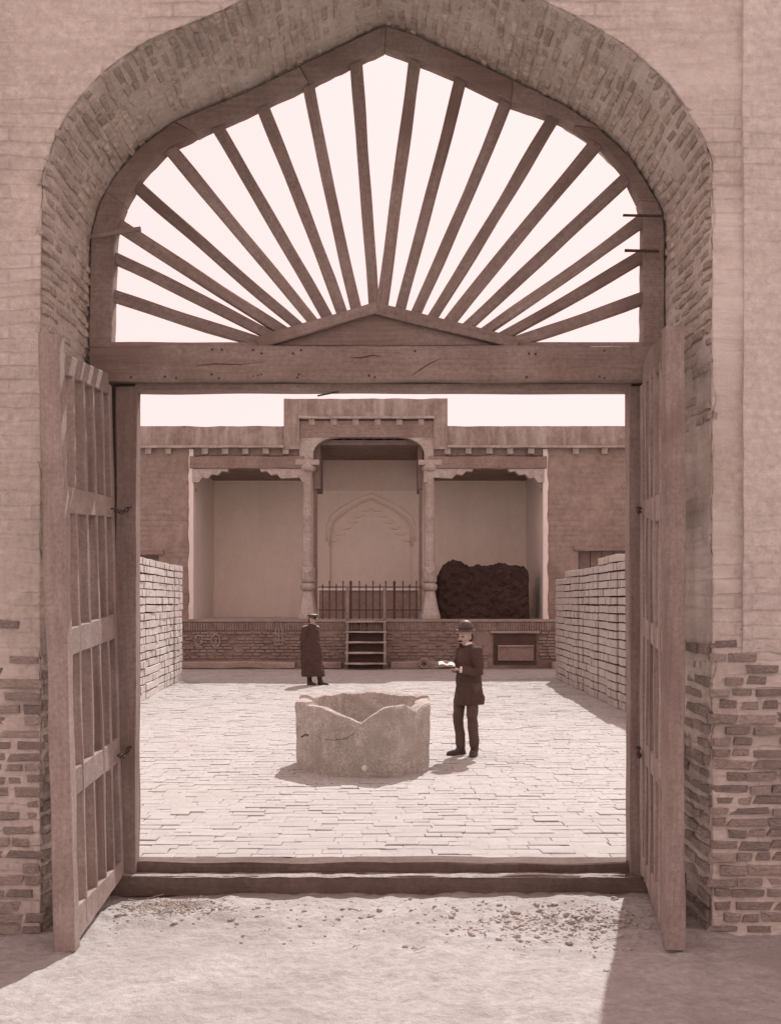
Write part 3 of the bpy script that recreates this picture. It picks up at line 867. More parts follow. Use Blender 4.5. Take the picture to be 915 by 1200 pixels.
# porch lintel with rounded corners
OL, OR = px2x(367, YW), px2x(497, YW); zo = py2z(512, YW)
mb = MB(); poly = [(FL, z1c - .12), (FR, z1c - .12), (FR, zo - .02), (FL, zo - .02)]
mb.prism(poly, YW - .09, YW + .22); obj('porch_lintel', mb, M_palwood, pal)
for x0, s in ((FL, 1), (FR, -1)):
    zb = py2z(545, YW); w = abs((OL if s > 0 else OR) - x0)
    pts = [(x0, zo - .022), (x0, zb), (x0 + s * w, zb)]
    for q in range(9):
        a = R(90) * q / 8
        pts.append((x0 + s * (w + .75 - .75 * math.cos(a)), zb + .35 + (zo - .022 - zb - .35) * math.sin(a)))
    mb = MB(); mb.prism(pts, YW - .07, YW + .2); obj('porch_bracket', mb, M_palwood_pale, pal)
# coffered ceiling edge seen in the porch and hanging dark boards
mb = MB(); mb.box(px2x(378, 35), px2x(484, 35), 35.0, 35.2, py2z(523, 35), 7.2); obj('ceiling_beam', mb, M_palwood_pale, pal)
for q in range(9):
    x = px2x(384, 35) + (px2x(480, 35) - px2x(384, 35)) * q / 8
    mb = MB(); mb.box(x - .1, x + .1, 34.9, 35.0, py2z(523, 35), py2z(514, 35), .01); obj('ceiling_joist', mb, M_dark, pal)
for xa, xb in ((368, 375), (490, 495)):
    mb = MB(); mb.box(px2x(xa, 34), px2x(xb, 34), 33.9, 35.6, py2z(573, 34), 7.1); obj('hanging_board', mb, M_palwood, pal)
for xa, xb in ((367.5, 371.5), (491, 494.5)):
    mb = MB(); mb.box(px2x(xa, 34.1), px2x(xb, 34.1), 34.0, 34.3, PT, 6.0); obj('inner_post', mb, M_palwood, pal)
# carved columns
def column(px):
    x = px2x(px, YW + .05); y = YW + .05; z = lambda p: py2z(p, YW)
    mb = MB(); mb.lathe((x, y, 0), [(PT, .33), (PT + .1, .32), (z(715), .27), (z(705), .22), (z(697), .18), (z(693), .16)], 8, cap=True)
    obj('column_base', mb, M_palstone, pal, bevel=.01)
    mb = MB(); mb.lathe((x, y, 0), [(z(693), .15), (z(691.5), .2), (z(688.5), .235), (z(685.5), .225), (z(683), .16)], 16)
    obj('column_bulb', mb, M_palwood_pale, pal, smooth=True)
    mb = MB(); mb.lathe((x, y, 0), [(z(683), .16), (z(681.5), .215), (z(666), .22), (z(664), .17)], 8)
    for q in range(4):                           # carved diamonds on the block
        a = R(45 + 90 * q); c = Vector((x + .0, y - .215, z(677 - 0) + .0))
    mb.add([(x - .15, y - .215, z(680)), (x, y - .245, z(672)), (x + .15, y - .215, z(680)), (x, y - .2, z(682))], [(0, 1, 2, 3)])
    mb.add([(x - .15, y - .215, z(667)), (x, y - .245, z(673)), (x + .15, y - .215, z(667)), (x, y - .2, z(665))], [(0, 3, 2, 1)])
    obj('column_block', mb, M_palwood_pale, pal)
    mb = MB(); rings = []
    for q in range(13):
        t = q / 12; zz = z(664) + (z(552) - z(664)) * t; r = .165 - .03 * t
        rings.append([(x + (r * (1 - .06 * (i % 2))) * math.cos(2 * math.pi * i / 20), y + (r * (1 - .06 * (i % 2))) * math.sin(2 * math.pi * i / 20), zz) for i in range(20)])
    mb.rings(rings); obj('column_shaft', mb, M_palwood_pale, pal)
    mb = MB(); mb.lathe((x, y, 0), [(z(553), .16), (z(551), .23), (z(548), .25), (z(543), .2)], 8); obj('column_capital', mb, M_palwood_pale, pal)
    mb = MB(); mb.box(x - .35, x + .35, y - .18, y + .18, z(545), z(539), .01); obj('capital_block', mb, M_palwood_pale, pal)
column(360.5); column(503.5)

# platform
plat = thing('brick_platform', 'long low dark brick platform along the foot of the palace front', 'platform', (0, YP, 0))
mb = MB(); n = 140
mb.grid(n + 1, 10, lambda i, j: (-13.5 + 27 * i / n, YP + .02 * fbm(i * .3, 0, j * .2, 1, 2), (PT - .03) * j / 9))
mf = MB(); mf.box(XL, XR, YW + .31, YR + .05, PT - .05, PT); obj('bay_floor', mf, M_floor, plat)
mb.add([(-13.5, YP, PT - .03), (13.5, YP, PT - .03), (13.5, YR + .6, PT - .03), (-13.5, YR + .6, PT - .03)], [(0, 1, 2, 3)])
obj('platform_body', mb, M_platf, plat, recalc=False)
mb = MB(); n = 120
mb.rings([[(-13.5 + 27 * i / n, YP - .06 + .012 * nz(i * .5, 0, 0), PT - .06), (-13.5 + 27 * i / n, YP - .06 + .015 * nz(i * .5, 4, 0), PT + .012 * nz(i * .6, 9, 0)), (-13.5 + 27 * i / n, YW + .3, PT + .002), (-13.5 + 27 * i / n, YW + .3, PT - .06)] for i in range(n + 1)])
obj('platform_edge', mb, M_ledge, plat)
hx0, hx1, hz0, hz1 = px2x(578, YP), px2x(628, YP), py2z(779, YP), py2z(742, YP)
rq = random.Random(9); mbk = MB()
x = -8.0
pb = [rough_box_mesh('edge_brick', M_pbrick, .05, .1, 60 + s) for s in range(4)]
rotf = Matrix(((1, 0, 0, 0), (0, 0, -1, 0), (0, 1, 0, 0), (0, 0, 0, 1)))
edge = []
while x < 8:                                     # upright row along the top
    w = rq.uniform(.055, .085)
    M = Matrix.Translation((x + w / 2, YP - rq.uniform(.0, .02), PT - .2)) @ rotf @ Matrix.Diagonal((w - .015, .24 + rq.uniform(-.01, .01), .06, 1))
    edge.append((M, pb[rq.randrange(4)])); x += w
z = .28
while z < PT - .38:
    x = -8 + rq.uniform(-.2, 0); h = rq.uniform(.055, .075)
    while x < 8:
        w = rq.uniform(.22, .3)
        if rq.random() < .82 and not (hx0 - .2 < x + w / 2 < hx1 + .1 and z < hz1):
            M = Matrix.Translation((x + w / 2, YP - rq.uniform(-.005, .03), z + h / 2)) @ rotf @ Matrix.Diagonal((w - .03, h, .06, 1))
            edge.append((M, pb[rq.randrange(4)]))
        x += w
    z += h + .025
for M, me in edge: mbk.add([M @ v.co for v in me.vertices], [tuple(p.vertices) for p in me.polygons])
tag(obj('brickwork', mbk, M_pbrick, plat, recalc=False, recentre=False), kind='stuff')
for a, b in ((-13.5, -2.6), (-2.2, -1.25), (.2, 3.0), (4.9, 13.5)):
    plank('footing_kerb', (a, YP - .12, .09), (b, YP - .12, .09), .2, .26, M_ledge, plat, jit=.02, ch=.03, segs=16)
# hatch
mb = MB(); mb.box(hx0, hx1, YP - .035, YP - .005, hz0, hz1); obj('hatch_shade_plate', mb, M_dark, plat)  # flat dark plate: shade of the hatch opening is in its colour
plank('hatch_lintel', (hx0 - .1, YP - .06, hz1 + .03), (hx1 + .1, YP - .06, hz1 + .03), .07, .1, M_ledge, plat)
mb = MB(); a, b = px2x(583, YP), px2x(625, YP); mb.box(a, b, YP - .09, YP - .05, hz0 + .12, py2z(757, YP)); obj('hatch_board', mb, M_platf, plat)
plank('hatch_rail', (a, YP - .1, py2z(757, YP)), (b, YP - .1, py2z(757, YP)), .05, .06, M_ledge, plat)
# chalk marks on the platform face (flat marks)
def mark(polys, px, py, label):
    mb = MB()
    for pts in polys:
        mb.tube([Vector((px2x(px + a, YP), YP - .045, py2z(py + b, YP))) for a, b in pts], .018, 4)
    o = obj('chalk_mark', mb, M_chalk, plat); o['label'] = label; return o
ring = lambda cx, cy, rx, ry: [(cx + rx * math.cos(2 * math.pi * i / 14), cy + ry * math.sin(2 * math.pi * i / 14)) for i in range(15)]
mark([ring(0, 0, 4.5, 5.5), [(-2.5, -3), (-1, 2), (1, -3), (2.5, 2)], [(-4, 7), (4, 8)]], 233, 750, 'pale scratched round mark, left one of two')
mark([ring(0, 0, 5, 7.5), [(-2, -3), (2, -3), (0, 0), (2, 3), (-2, 3)], [(-3, 5), (3, 5)]], 253, 751, 'pale scratched oval mark, right one of two')
mark([[(-3, -9), (-3, 11)], [(1, -10), (1, 8)], [(5, -9), (5, 10)], [(-6, -3), (8, -3)], [(-6, 5), (8, 5)], [(-4, 9), (6, 9)]], 326, 746, 'pale scratched lattice mark')

# wheels leaning against the platform foot
def wheel(px, py, label):
    c = Vector((px2x(px, YP - .3), YP - .3, .155)); t = thing('small_wheel', label, 'wheel', (c.x, c.y, 0), 0, 'small round wheels at the platform foot')
    mb = MB(); mb.tube([c + Vector((.13 * math.cos(a * math.pi / 9), 0, .13 * math.sin(a * math.pi / 9))) for a in range(18)], .025, 6, closed=True); obj('rim', mb, M_ledge, t, smooth=True)
    mb = MB(); mb.ellipsoid(c, .05, .03, .05, 10, 6); obj('hub', mb, M_iron, t, smooth=True)
    for q in range(3):
        a = q * math.pi / 3; d = Vector((math.cos(a), 0, math.sin(a))) * .12; mb = MB(); mb.tube([c - d, c + d], .012, 5); obj('spoke', mb, M_ledge, t)
wheel(435, 777, 'small round wheel at the platform foot beneath the wooden steps')
wheel(497, 777, 'small round wheel at the platform foot below the right column')

# wooden steps
st = thing('wooden_steps', 'rough wooden steps with tall side posts leading up to the railed porch', 'steps', (px2x(429, 32), 32.1, 0))
Ys0, Ys1 = 31.6, 32.42
for px, top in ((406.5, 688), (450.5, 690)):
    x = px2x(px, 32.0)
    plank('side_post', (x, 32.3, .0), (x, 32.3, py2z(top, 32.3)), .09, .09, M_palwood_pale if 0 else M_palwood, st)
    plank('stringer', (x + .01, Ys0, .1), (x + .01, Ys1, 1.38), .2, .06, M_palwood, st, up=(1, 0, 0))
for q in range(5):
    t = q / 4; yv = Ys0 + .05 + (Ys1 - Ys0 - .1) * t; zz = .18 + (PT - .06 - .18) * t
    plank('tread', (px2x(404.5, 32), yv, zz), (px2x(453, 32), yv, zz), .045, .24, M_palwood_pale, st, jit=.006)
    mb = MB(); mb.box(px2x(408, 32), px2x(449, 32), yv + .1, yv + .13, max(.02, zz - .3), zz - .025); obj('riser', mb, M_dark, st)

# iron railing
rl = thing('iron_railing', 'low spiked iron railing between the two carved columns', 'railing', (px2x(433, 33.4), 33.35, PT))
Yr = 33.35
for q, px in enumerate((378, 386, 394, 402, 411, 421, 429, 437, 445, 452, 462, 472, 480, 488)):
    x = px2x(px, Yr); thick = px in (411, 462); top = py2z(680 if (q % 2 or thick) else 684, Yr)
    mb = MB(); r = .036 if thick else .017
    mb.tube([(x, Yr, PT), (x, Yr, top - .1), (x, Yr, top - .08), (x, Yr, top)], [r, r, r * 1.5, .006], 6)
    obj('post' if thick else 'baluster', mb, M_iron, rl)
for py in (688, 715):
    mb = MB(); z = py2z(py, Yr); mb.box(px2x(373, Yr), px2x(494, Yr), Yr - .015, Yr + .015, z - .016, z + .016); obj('rail', mb, M_iron, rl)

# dark heap in the right bay
hp = MB(); n, m = 130, 44
ha, hb = px2x(512, 34), px2x(619, 34)
def top(x):
    t = (x - ha) / (hb - ha)
    pts = [(0, 674), (.06, 663), (.17, 655), (.25, 658), (.37, 665), (.45, 662), (.55, 663), (.68, 660), (.8, 663), (.94, 664), (.985, 668), (1, 674)]
    for (a, za), (b, zb_) in zip(pts, pts[1:]):
        if a <= t <= b: py = za + (zb_ - za) * (t - a) / (b - a); break
    return py2z(py, 34) + .06 * nz(x, 0, 0, 5, 2) + .04 * nz(x, 0, 0, 14, 3)
rings = []
for i in range(n + 1):
    x = ha + (hb - ha) * i / n; zt_ = top(x); e = min(1, (min(i, n - i) + .6) / 2.2)
    r = []
    for j in range(m):
        a = j / (m - 1)
        yy = 33.85 - .12 * e + .12 * a; zz = PT + (zt_ - PT) * a
        r.append((x + .03 * nz(x, 1, zz, 4), yy + .07 * fbm(x, 0, zz, 5.5, 4) * e, zz))
    for j in range(4):
        r.append((x, 34.3 + .4 * j, zt_ - .1 * j + .08 * nz(x, j, 0, 3)))
    r.append((x, 35.6, PT))
    rings.append(r)
hp.rings(rings)
tag(obj('brushwood_heap', hp, M_heap, None), 'dark lumpy heap of brushwood filling the lower half of the right bay', 'heap')

# ------------------------------------------------------------------ BRICK STACKS
sb_shade = [rough_box_mesh('brick', M_stackshade, .014, .035, 80 + s) for s in range(6)]
sb_lit = [rough_box_mesh('brick', M_stacklit, .014, .035, 90 + s) for s in range(6)]
def brick_stack(label, x0, y0, x1, y1, piles, side, gapat=None):
    """face from (x0,y0) near to (x1,y1) far; side=+1 when the stack lies to the right of its face"""
    A, B = Vector((x0, y0, 0)), Vector((x1, y1, 0)); d = (B - A); L = d.length; d.normalize()
    ang = math.atan2(d.y, d.x); nrm_ = Vector((d.y, -d.x, 0)) * side     # into the stack
    root = thing('brick_stack', label, 'brick stack', (x0, y0, 0), 0)
    rs = random.Random(int(L * 100) + side)
    sb_meshes = sb_shade if side > 0 else sb_lit
    core = MB(); out = []
    s = 0
    for w, hgt in piles:
        rows = round(hgt / .157); off = rs.uniform(-.02, .03); g = .05
        for r in range(rows):
            z = r * .157
            if r == 0:
                k_ = 4 if w > .8 else (3 if w > .6 else 2)
                base_cuts = [w * (i + 1) / k_ + rs.uniform(-.04, .04) for i in range(k_ - 1)]
            cs = [c + rs.uniform(-.015, .015) for c in base_cuts if rs.random() < .68]
            cs.sort()
            cuts = [0] + cs + [w - g]
            wav = .009 * nz(s * .5, r * .4, 0, 1.1)
            for a, b in zip(cuts, cuts[1:]):
                if b - a < .08: continue
                lm = (a + b) / 2 + s
                c = A + d * lm + nrm_ * (.15 + off + rs.uniform(-.013, .015)) + Vector((0, 0, z + .0785 + wav * 2))
                M = Matrix.Translation(c) @ Matrix.Rotation(ang + rs.gauss(0, .01), 4, 'Z') @ Matrix.Rotation(rs.gauss(0, .008), 4, 'Y') @ Matrix.Diagonal((b - a - rs.choice([.008, .012, .03]), .3, .157 - rs.uniform(.02, .03), 1))
                out.append(M)
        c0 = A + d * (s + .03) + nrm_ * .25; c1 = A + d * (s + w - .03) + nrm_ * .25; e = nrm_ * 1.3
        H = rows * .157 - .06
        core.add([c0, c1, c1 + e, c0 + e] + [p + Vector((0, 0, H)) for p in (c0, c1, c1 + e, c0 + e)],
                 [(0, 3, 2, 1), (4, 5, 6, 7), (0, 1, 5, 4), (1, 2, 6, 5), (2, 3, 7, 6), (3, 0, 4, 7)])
        # top layer going back
        q = .3
        for _ in range(3):
            c = A + d * (s + w / 2) + nrm_ * (q + .16) + Vector((0, 0, H - .03 + rs.uniform(0, .05)))
            out.append(Matrix.Translation(c) @ Matrix.Rotation(ang + rs.gauss(0, .03), 4, 'Z') @ Matrix.Diagonal((w - .06, .29, .14, 1))); q += .31
        s += w
    # ends
    for endp, dd in ((A, -1), (B, 1)):
        hgt = (piles[0] if dd < 0 else piles[-1])[1]
        for r in range(round(hgt / .157)):
            for q in range(3):
                c = endp + d * (dd * -.09 if dd > 0 else .1) + nrm_ * (.5 + .4 * q) + Vector((0, 0, r * .157 + .0785))
                if dd > 0: c = A + d * (s - .14) + nrm_ * (.5 + .4 * q) + Vector((0, 0, r * .157 + .0785))
                out.append(Matrix.Translation(c) @ Matrix.Rotation(ang, 4, 'Z') @ Matrix.Diagonal((.28, .38, .14, 1)))
    obj('stack_core', core, M_stackcore, root, recentre=False)
    out.sort(key=lambda M: (abs((M.translation - A).dot(nrm_) - .15) > .1, M.translation.y < 18.6 or M.translation.y < 21 and side < 0))
    for M in out[:300]: link_mesh('brick', sb_meshes[rs.randrange(6)], root, M)
    if out[300:]:
        m2 = MB()
        for M in out[300:]:
            me = sb_meshes[rs.randrange(6)]; m2.add([M @ v.co for v in me.vertices], [tuple(p.vertices) for p in me.polygons])
        tag(obj('bricks_behind', m2, M_stackshade if side > 0 else M_stacklit, root, recalc=False, recentre=False), kind='stuff')
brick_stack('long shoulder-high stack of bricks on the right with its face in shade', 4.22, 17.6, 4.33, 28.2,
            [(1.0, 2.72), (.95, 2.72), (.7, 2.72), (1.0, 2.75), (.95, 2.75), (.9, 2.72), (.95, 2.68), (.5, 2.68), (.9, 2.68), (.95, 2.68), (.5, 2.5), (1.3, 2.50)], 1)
brick_stack('stack of bricks with sunlight put into their pale tone at the left side of the courtyard', -4.62, 19.0, -4.99, 27.6,
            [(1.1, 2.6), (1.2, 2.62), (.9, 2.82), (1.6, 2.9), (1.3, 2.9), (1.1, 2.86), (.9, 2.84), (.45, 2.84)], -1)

# ------------------------------------------------------------------ STONE BASIN
foot = [(-1.03, 12.92), (-.55, 12.29), (.09, 12.22), (.53, 12.82), (.54, 13.6), (.12, 14.1), (-.55, 14.15), (-1.02, 13.6)]
def ring_pts(n):
    pts = [Vector((a, b)) for a, b in foot]; m = len(pts); L = [(pts[(i + 1) % m] - pts[i]).length for i in range(m)]; T = sum(L); out = []
    for q in range(n):
        t = T * q / n; i = 0
        while t > L[i]: t -= L[i]; i += 1
        out.append(pts[i].lerp(pts[(i + 1) % m], t / L[i]))
    return out
NB = 260; rp_ = ring_pts(NB); bc = Vector((-.24, 13.2))
def rim_z(p):
    z = .775 + .02 * fbm(p.x, p.y, 0, 2.2, 5)
    if p.y < 12.75:                               # broken notch in the front
        x = p.x
        prof_ = [(-1.1, .76), (-.72, .755), (-.5, .69), (-.25, .60), (-.02, .76), (.12, .79), (.26, .785), (.32, .735), (.38, .70), (.43, .75), (.5, .78), (.7, .77)]
        for (a, za), (b, zb_) in zip(prof_, prof_[1:]):
            if a <= x <= b: z = za + (zb_ - za) * (x - a) / (b - a) + .01 * nz(x, 0, 0, 9)
    if p.y > 13.5: z = .80 + .03 * fbm(p.x, p.y, 0, 3, 2)
    return z
mb = MB(); NL = 34
def bp(i, j):
    p = rp_[i]; n = (p - bc).normalized(); zr = rim_z(p)
    if j <= NL:                                  # outside
        z = zr * j / NL - .02 * (1 - j / NL)
        a = .009 * fbm(p.x, p.y, z, 5, 3) + .006 * nz(p.x, p.y, z, 17) - .012 * max(0, nz(p.x, p.y, z, 9, 21) - .15) + .02 * (z / .8 - .6)
        if j == NL: a -= .015
        q = p + n * a; return (q.x, q.y, z)
    k2 = j - NL
    if k2 <= 4:                                  # rim top
        t = k2 / 4; q = p - n * (.015 + .15 * t + .03 * nz(p.x, p.y, 0, 3, 8) * t)
        return (q.x, q.y, zr + .012 * math.sin(math.pi * t) - .02 * t + .006 * nz(p.x, p.y, t, 12))
    t = (k2 - 4) / 8
    q = p - n * (.165 + .16 * t + .03 * nz(p.x, p.y, 0, 3, 8))
    z = (zr - .02) * (1 - t) + .28 * t + .012 * nz(p.x, p.y, t * 2, 6)
    return (q.x, q.y, z)
mb.grid(NB, NL + 13, bp, closed_u=True)
b0 = (NL + 12) * NB
mb.f.append(tuple(b0 + i for i in range(NB)))
bs = obj('basin_body', mb, M_marble, None, smooth=True, angle=24)
basin = thing('stone_basin', 'big octagonal hollowed stone block with a broken notch in its front rim', 'stone basin', (-.24, 13.2, 0))
M0 = bs.matrix_basis.copy(); bs.parent = basin; bs.matrix_basis = basin.matrix_basis.inverted() @ M0
c = P(427, 901, 12.24); mb = MB(); mb.ellipsoid((c.x, 12.255, c.z), .032, .03, .042, 12, 8); obj('spout_plug', mb, M_white, basin, smooth=True)
mb = MB(); pts = [P(px, py, 12.24) for px, py in ((380, 867), (392, 868), (405, 866), (414, 861), (421, 854), (425, 850))]
mb.tube([Vector((p.x, 12.268, p.z)) for p in pts], .003, 5); obj('crack', mb, M_dark, basin)
mb = MB(); mb.tube([P(353, 864, 12.62), P(358, 861, 12.57), P(361, 862, 12.53)], .01, 5); obj('chip_mark', mb, M_dark, basin)

# ------------------------------------------------------------------ PEOPLE
FOLD = bpy.data.textures.new('folds', 'CLOUDS'); FOLD.noise_scale = .13; FOLD.noise_depth = 2
def remeshed(name, mb, mat, parent, voxel=.01, smooth=4, fold=0.0):
    o = obj(name, mb, mat, parent, smooth=True)
    r = o.modifiers.new('remesh', 'REMESH'); r.mode = 'VOXEL'; r.voxel_size = voxel; r.use_smooth_shade = True
    s = o.modifiers.new('smooth', 'SMOOTH'); s.iterations = smooth; s.factor = .5
    if fold:
        d = o.modifiers.new('folds', 'DISPLACE'); d.texture = FOLD; d.strength = fold; d.mid_level = .5; d.texture_coords = 'LOCAL'
    return o
def ering(c, rx, ry, yaw=0, n=20, fold=0.0, fseed=0):
    c = Vector(c); out = []
    for i in range(n):
        a = 2 * math.pi * i / n; f = 1 + fold * math.sin(a * 5 + fseed) + fold * .6 * math.sin(a * 9 + fseed * 2)
        x, y = rx * f * math.cos(a), ry * f * math.sin(a)
        out.append(c + Vector((x * math.cos(yaw) - y * math.sin(yaw), x * math.sin(yaw) + y * math.cos(yaw), 0)))
    return out
def head(mb, c, yaw, s=1.0):
    """face looks along local -Y turned by yaw"""
    rot = Matrix.Rotation(yaw, 3, 'Z'); c = Vector(c)
    def q(x, y, z): return c + rot @ Vector((x * s, y * s, z * s))
    mb.ellipsoid(q(0, .012, .02), .075 * s, .095 * s, .105 * s, 20, 14, rot)
    mb.ellipsoid(q(0, -.02, -.05), .058 * s, .068 * s, .072 * s, 16, 10, rot)     # jaw
    mb.ellipsoid(q(0, -.075, -.095), .024 * s, .02 * s, .02 * s, 10, 8, rot)       # chin
    mb.ellipsoid(q(0, -.092, -.015), .013 * s, .02 * s, .026 * s, 10, 8, rot)      # nose
    mb.ellipsoid(q(0, -.078, .022), .05 * s, .016 * s, .012 * s, 12, 8, rot)       # brow
    for sx in (-1, 1):
        mb.ellipsoid(q(sx * .076, .015, -.005), .012 * s, .02 * s, .033 * s, 8, 8, rot)
        mb.ellipsoid(q(sx * .04, -.06, -.03), .022 * s, .02 * s, .025 * s, 8, 8, rot)
    return q, rot
def hand(mb, wrist, d, palm_n, curl=.8, s=1.0, thumb=1):
    d = Vector(d).normalized(); n = Vector(palm_n); n = (n - d * n.dot(d)).normalized(); w = d.cross(n)
    rot = Matrix((w, d, n)).transposed()
    wrist = Vector(wrist)
    mb.ellipsoid(wrist + d * .045 * s, .042 * s, .055 * s, .017 * s, 12, 8, rot)
    for k_, (off, L) in enumerate(((-.03, .062), (-.01, .072), (.01, .068), (.029, .052))):
        p = wrist + d * .085 * s + w * off * s; pts = [p - d * .02]
        dr = d.copy()
        for seg in range(3):
            dr = (Matrix.Rotation(-curl * .45, 3, w) @ dr); pts.append(pts[-1] + dr * (L * s / 2.6 + (.02 if seg == 0 else 0)))
        mb.tube(pts, [.0095 * s, .009 * s, .0085 * s, .007 * s], 8)
    b = wrist + d * .025 * s - w * .03 * thumb * s
    mb.tube([b, b - w * .028 * thumb * s + d * .02 * s - n * .008, b - w * .03 * thumb * s + d * .052 * s - n * .02 * s], [.013 * s, .011 * s, .008 * s], 8)
def limb(mb, pts, rad, n=12): mb.tube(pts, rad, n)

# --- man with the bowler hat
m1 = thing('person', 'bearded man in bowler hat, dark jacket and trousers reading a paper beside the stone basin', 'person', (px2x(546, 14.1), 14.08, 0))
O = Vector((m1.location.x, m1.location.y, 0)) if False else Vector((px2x(546, 14.08), 14.08, 0))
q = lambda x, y, z: O + Vector((x, y, z))
yaw1 = -math.atan2(.72, .7)                      # face turned left and towards the camera
mb = MB(); fc, rot = head(mb, q(-.012, -.01, 1.50), yaw1)
limb(mb, [q(.02, .0, 1.34), q(.0, 0, 1.46)], [.062, .055])
mb.rings([ering(q(.03, 0, .88), .14, .11, R(-60)), ering(q(.03, 0, 1.05), .13, .10, R(-60)), ering(q(.045, 0, 1.25), .13, .09, R(-60)), ering(q(.045, 0, 1.32), .10, .07, R(-60)), ering(q(.03, 0, 1.37), .06, .05, R(-60))])
LA = [q(.13, -.155, 1.33), q(.15, -.2, 1.06), q(-.10, -.21, 1.10)]
RA = [q(-.04, .15, 1.33), q(-.10, .17, 1.07), q(-.19, -.03, 1.15)]
for A_ in (LA, RA): limb(mb, A_, [.04, .04, .028])
hand(mb, LA[2], (-1, .1, .05), (0, .2, 1), .5, thumb=-1)
hand(mb, RA[2], (-.55, -.8, .0), (0, 0, -1), .9, thumb=1)
RL = [q(-.03, .07, .92), q(-.095, .05, .49), q(-.062, .03, .08)]; LL = [q(.08, -.06, .92), q(.07, -.075, .49), q(.105, -.05, .08)]
for A_ in (RL, LL): limb(mb, A_, [.075, .05, .033])
for a, b in ((RL[2], q(-.16, -.01, .045)), (LL[2], q(.07, -.15, .045))): limb(mb, [a, a + Vector((0, 0, -.035)), b], [.033, .033, .022])
remeshed('body', mb, M_skin, m1, .0075, 2)
# trousers
mb = MB()
for A_, fs in ((RL, 1), (LL, 2)):
    pts = [A_[0], A_[0].lerp(A_[1], .5), A_[1], A_[1].lerp(A_[2], .5), A_[2] + Vector((0, 0, .02))]
    rings = []
    for p_, r_ in zip(pts, (.095, .082, .07, .062, .058)): rings.append(ering(p_, r_, r_ * .95, 0, 20, .02, fs + p_.z * 8))
    mb.rings(rings)
mb.ellipsoid(q(.025, 0, .9), .14, .13, .13, 16, 10)
remeshed('trousers', mb, M_trouser, m1, .010, 3, .035)
# jacket with sleeves
mb = MB()
prof_c = [(.64, .05, .185, .155), (.72, .052, .18, .155), (.85, .04, .168, .148), (1.0, .03, .155, .135), (1.12, .04, .16, .145), (1.25, .06, .158, .135), (1.33, .055, .135, .115), (1.385, .035, .105, .085), (1.42, .02, .07, .065)]
mb.rings([ering(q(cx_, -.005, z_ + (0)), rx_, ry_, R(-10), 28, .018 if z_ < 1.1 else .006, z_ * 3) for z_, cx_, rx_, ry_ in prof_c])
for A_ in (LA, RA):
    A0, A1, A2 = A_; E = A1.lerp(A2, .86)
    limb(mb, [A0 + Vector((0, 0, -.005)), A0.lerp(A1, .5), A1, A1.lerp(A2, .4), E], [.078, .07, .068, .06, .05], 16)
    mb.ellipsoid(A0, .08, .08, .06, 12, 8)
remeshed('jacket', mb, M_coat, m1, .010, 3, .035)
mb = MB()
for A_ in (LA, RA):
    E0, E1 = A_[1].lerp(A_[2], .84), A_[1].lerp(A_[2], .97); limb(mb, [E0, E1], [.04, .04], 14)
obj('cuff', mb, M_shirt, m1, smooth=True)
mb = MB(); mb.lathe(q(.01, -.003, 0), [(1.395, .072), (1.43, .068), (1.435, .062)], 18); obj('collar', mb, M_shirt, m1, smooth=True)
for a, b in ((RL[2], Vector((-.19, -.06, 0))), (LL[2], Vector((-.06, -.19, 0)))):
    mb = MB(); g_ = Vector((a.x, a.y, 0)); d_ = b.normalized(); yw = math.atan2(d_.y, d_.x)
    mb.rings([ering(g_ + Vector((0, 0, .11)), .05, .05, yw), ering(g_ + Vector((0, 0, .07)) + d_ * .01, .065, .052, yw), ering(g_ + d_ * .06 + Vector((0, 0, .045)), .125, .05, yw), ering(g_ + d_ * .065 + Vector((0, 0, .018)), .135, .052, yw), ering(g_ + d_ * .065, .135, .05, yw)])
    obj('shoe', mb, M_shoe, m1, smooth=True)
mb = MB(); hc = fc(0, .01, .075)
mb.lathe(hc, [(.0, .098), (.01, .100), (.03, .097), (.07, .094), (.105, .080), (.128, .052), (.138, .02)], 24, .93, 1.0)
mb.lathe(hc, [(-.004, .11), (-.002, .128), (.012, .138), (.018, .133), (.008, .09)], 24, .92, 1.05)
ho = obj('bowler_hat', mb, M_hat, m1, smooth=True, angle=60)
mb = MB(); mb.lathe(hc, [(.012, .1015), (.045, .0985)], 24, .94, 1.01, cap=False); obj('hat_band', mb, M_coat, m1, smooth=True)
mb = MB(); mb.ellipsoid(fc(0, -.092, -.052), .036, .014, .012, 12, 8, rot); mb.ellipsoid(fc(0, -.082, -.105), .03, .024, .03, 12, 8, rot)
obj('beard', mb, M_hair, m1, smooth=True)
mb = MB(); mb.ellipsoid(fc(0, .035, .0), .078, .085, .085, 16, 10, rot); obj('hair', mb, M_hair, m1, smooth=True)
for sx in (-1, 1):
    mb = MB(); mb.ellipsoid(fc(sx * .03, -.082, .004), .012, .008, .007, 10, 6, rot); obj('eye', mb, M_hair, m1, smooth=True)
# the paper he holds
pp_ = thing('notebook', 'small open white notebook held by the man in the bowler hat', 'notebook', O + Vector((-.25, -.17, 1.13)))
mb = MB(); c0 = O + Vector((-.255, -.17, 1.135))
mb.grid(9, 5, lambda i, j: c0 + Vector((-.10 + .20 * i / 8, -.07 + .14 * j / 4, .014 * abs(math.sin(i * .8)) + .02 * (1 - i / 8) + .03 * j / 4)))
pg_ = obj('page', mb, M_paper, pp_, recentre=False); sdm = pg_.modifiers.new('solid', 'SOLIDIFY'); sdm.thickness = .006
mb = MB(); mb.box(c0.x - .105, c0.x + .105, c0.y - .075, c0.y + .075, c0.z - .016, c0.z - .008); obj('cover', mb, M_coat, pp_)

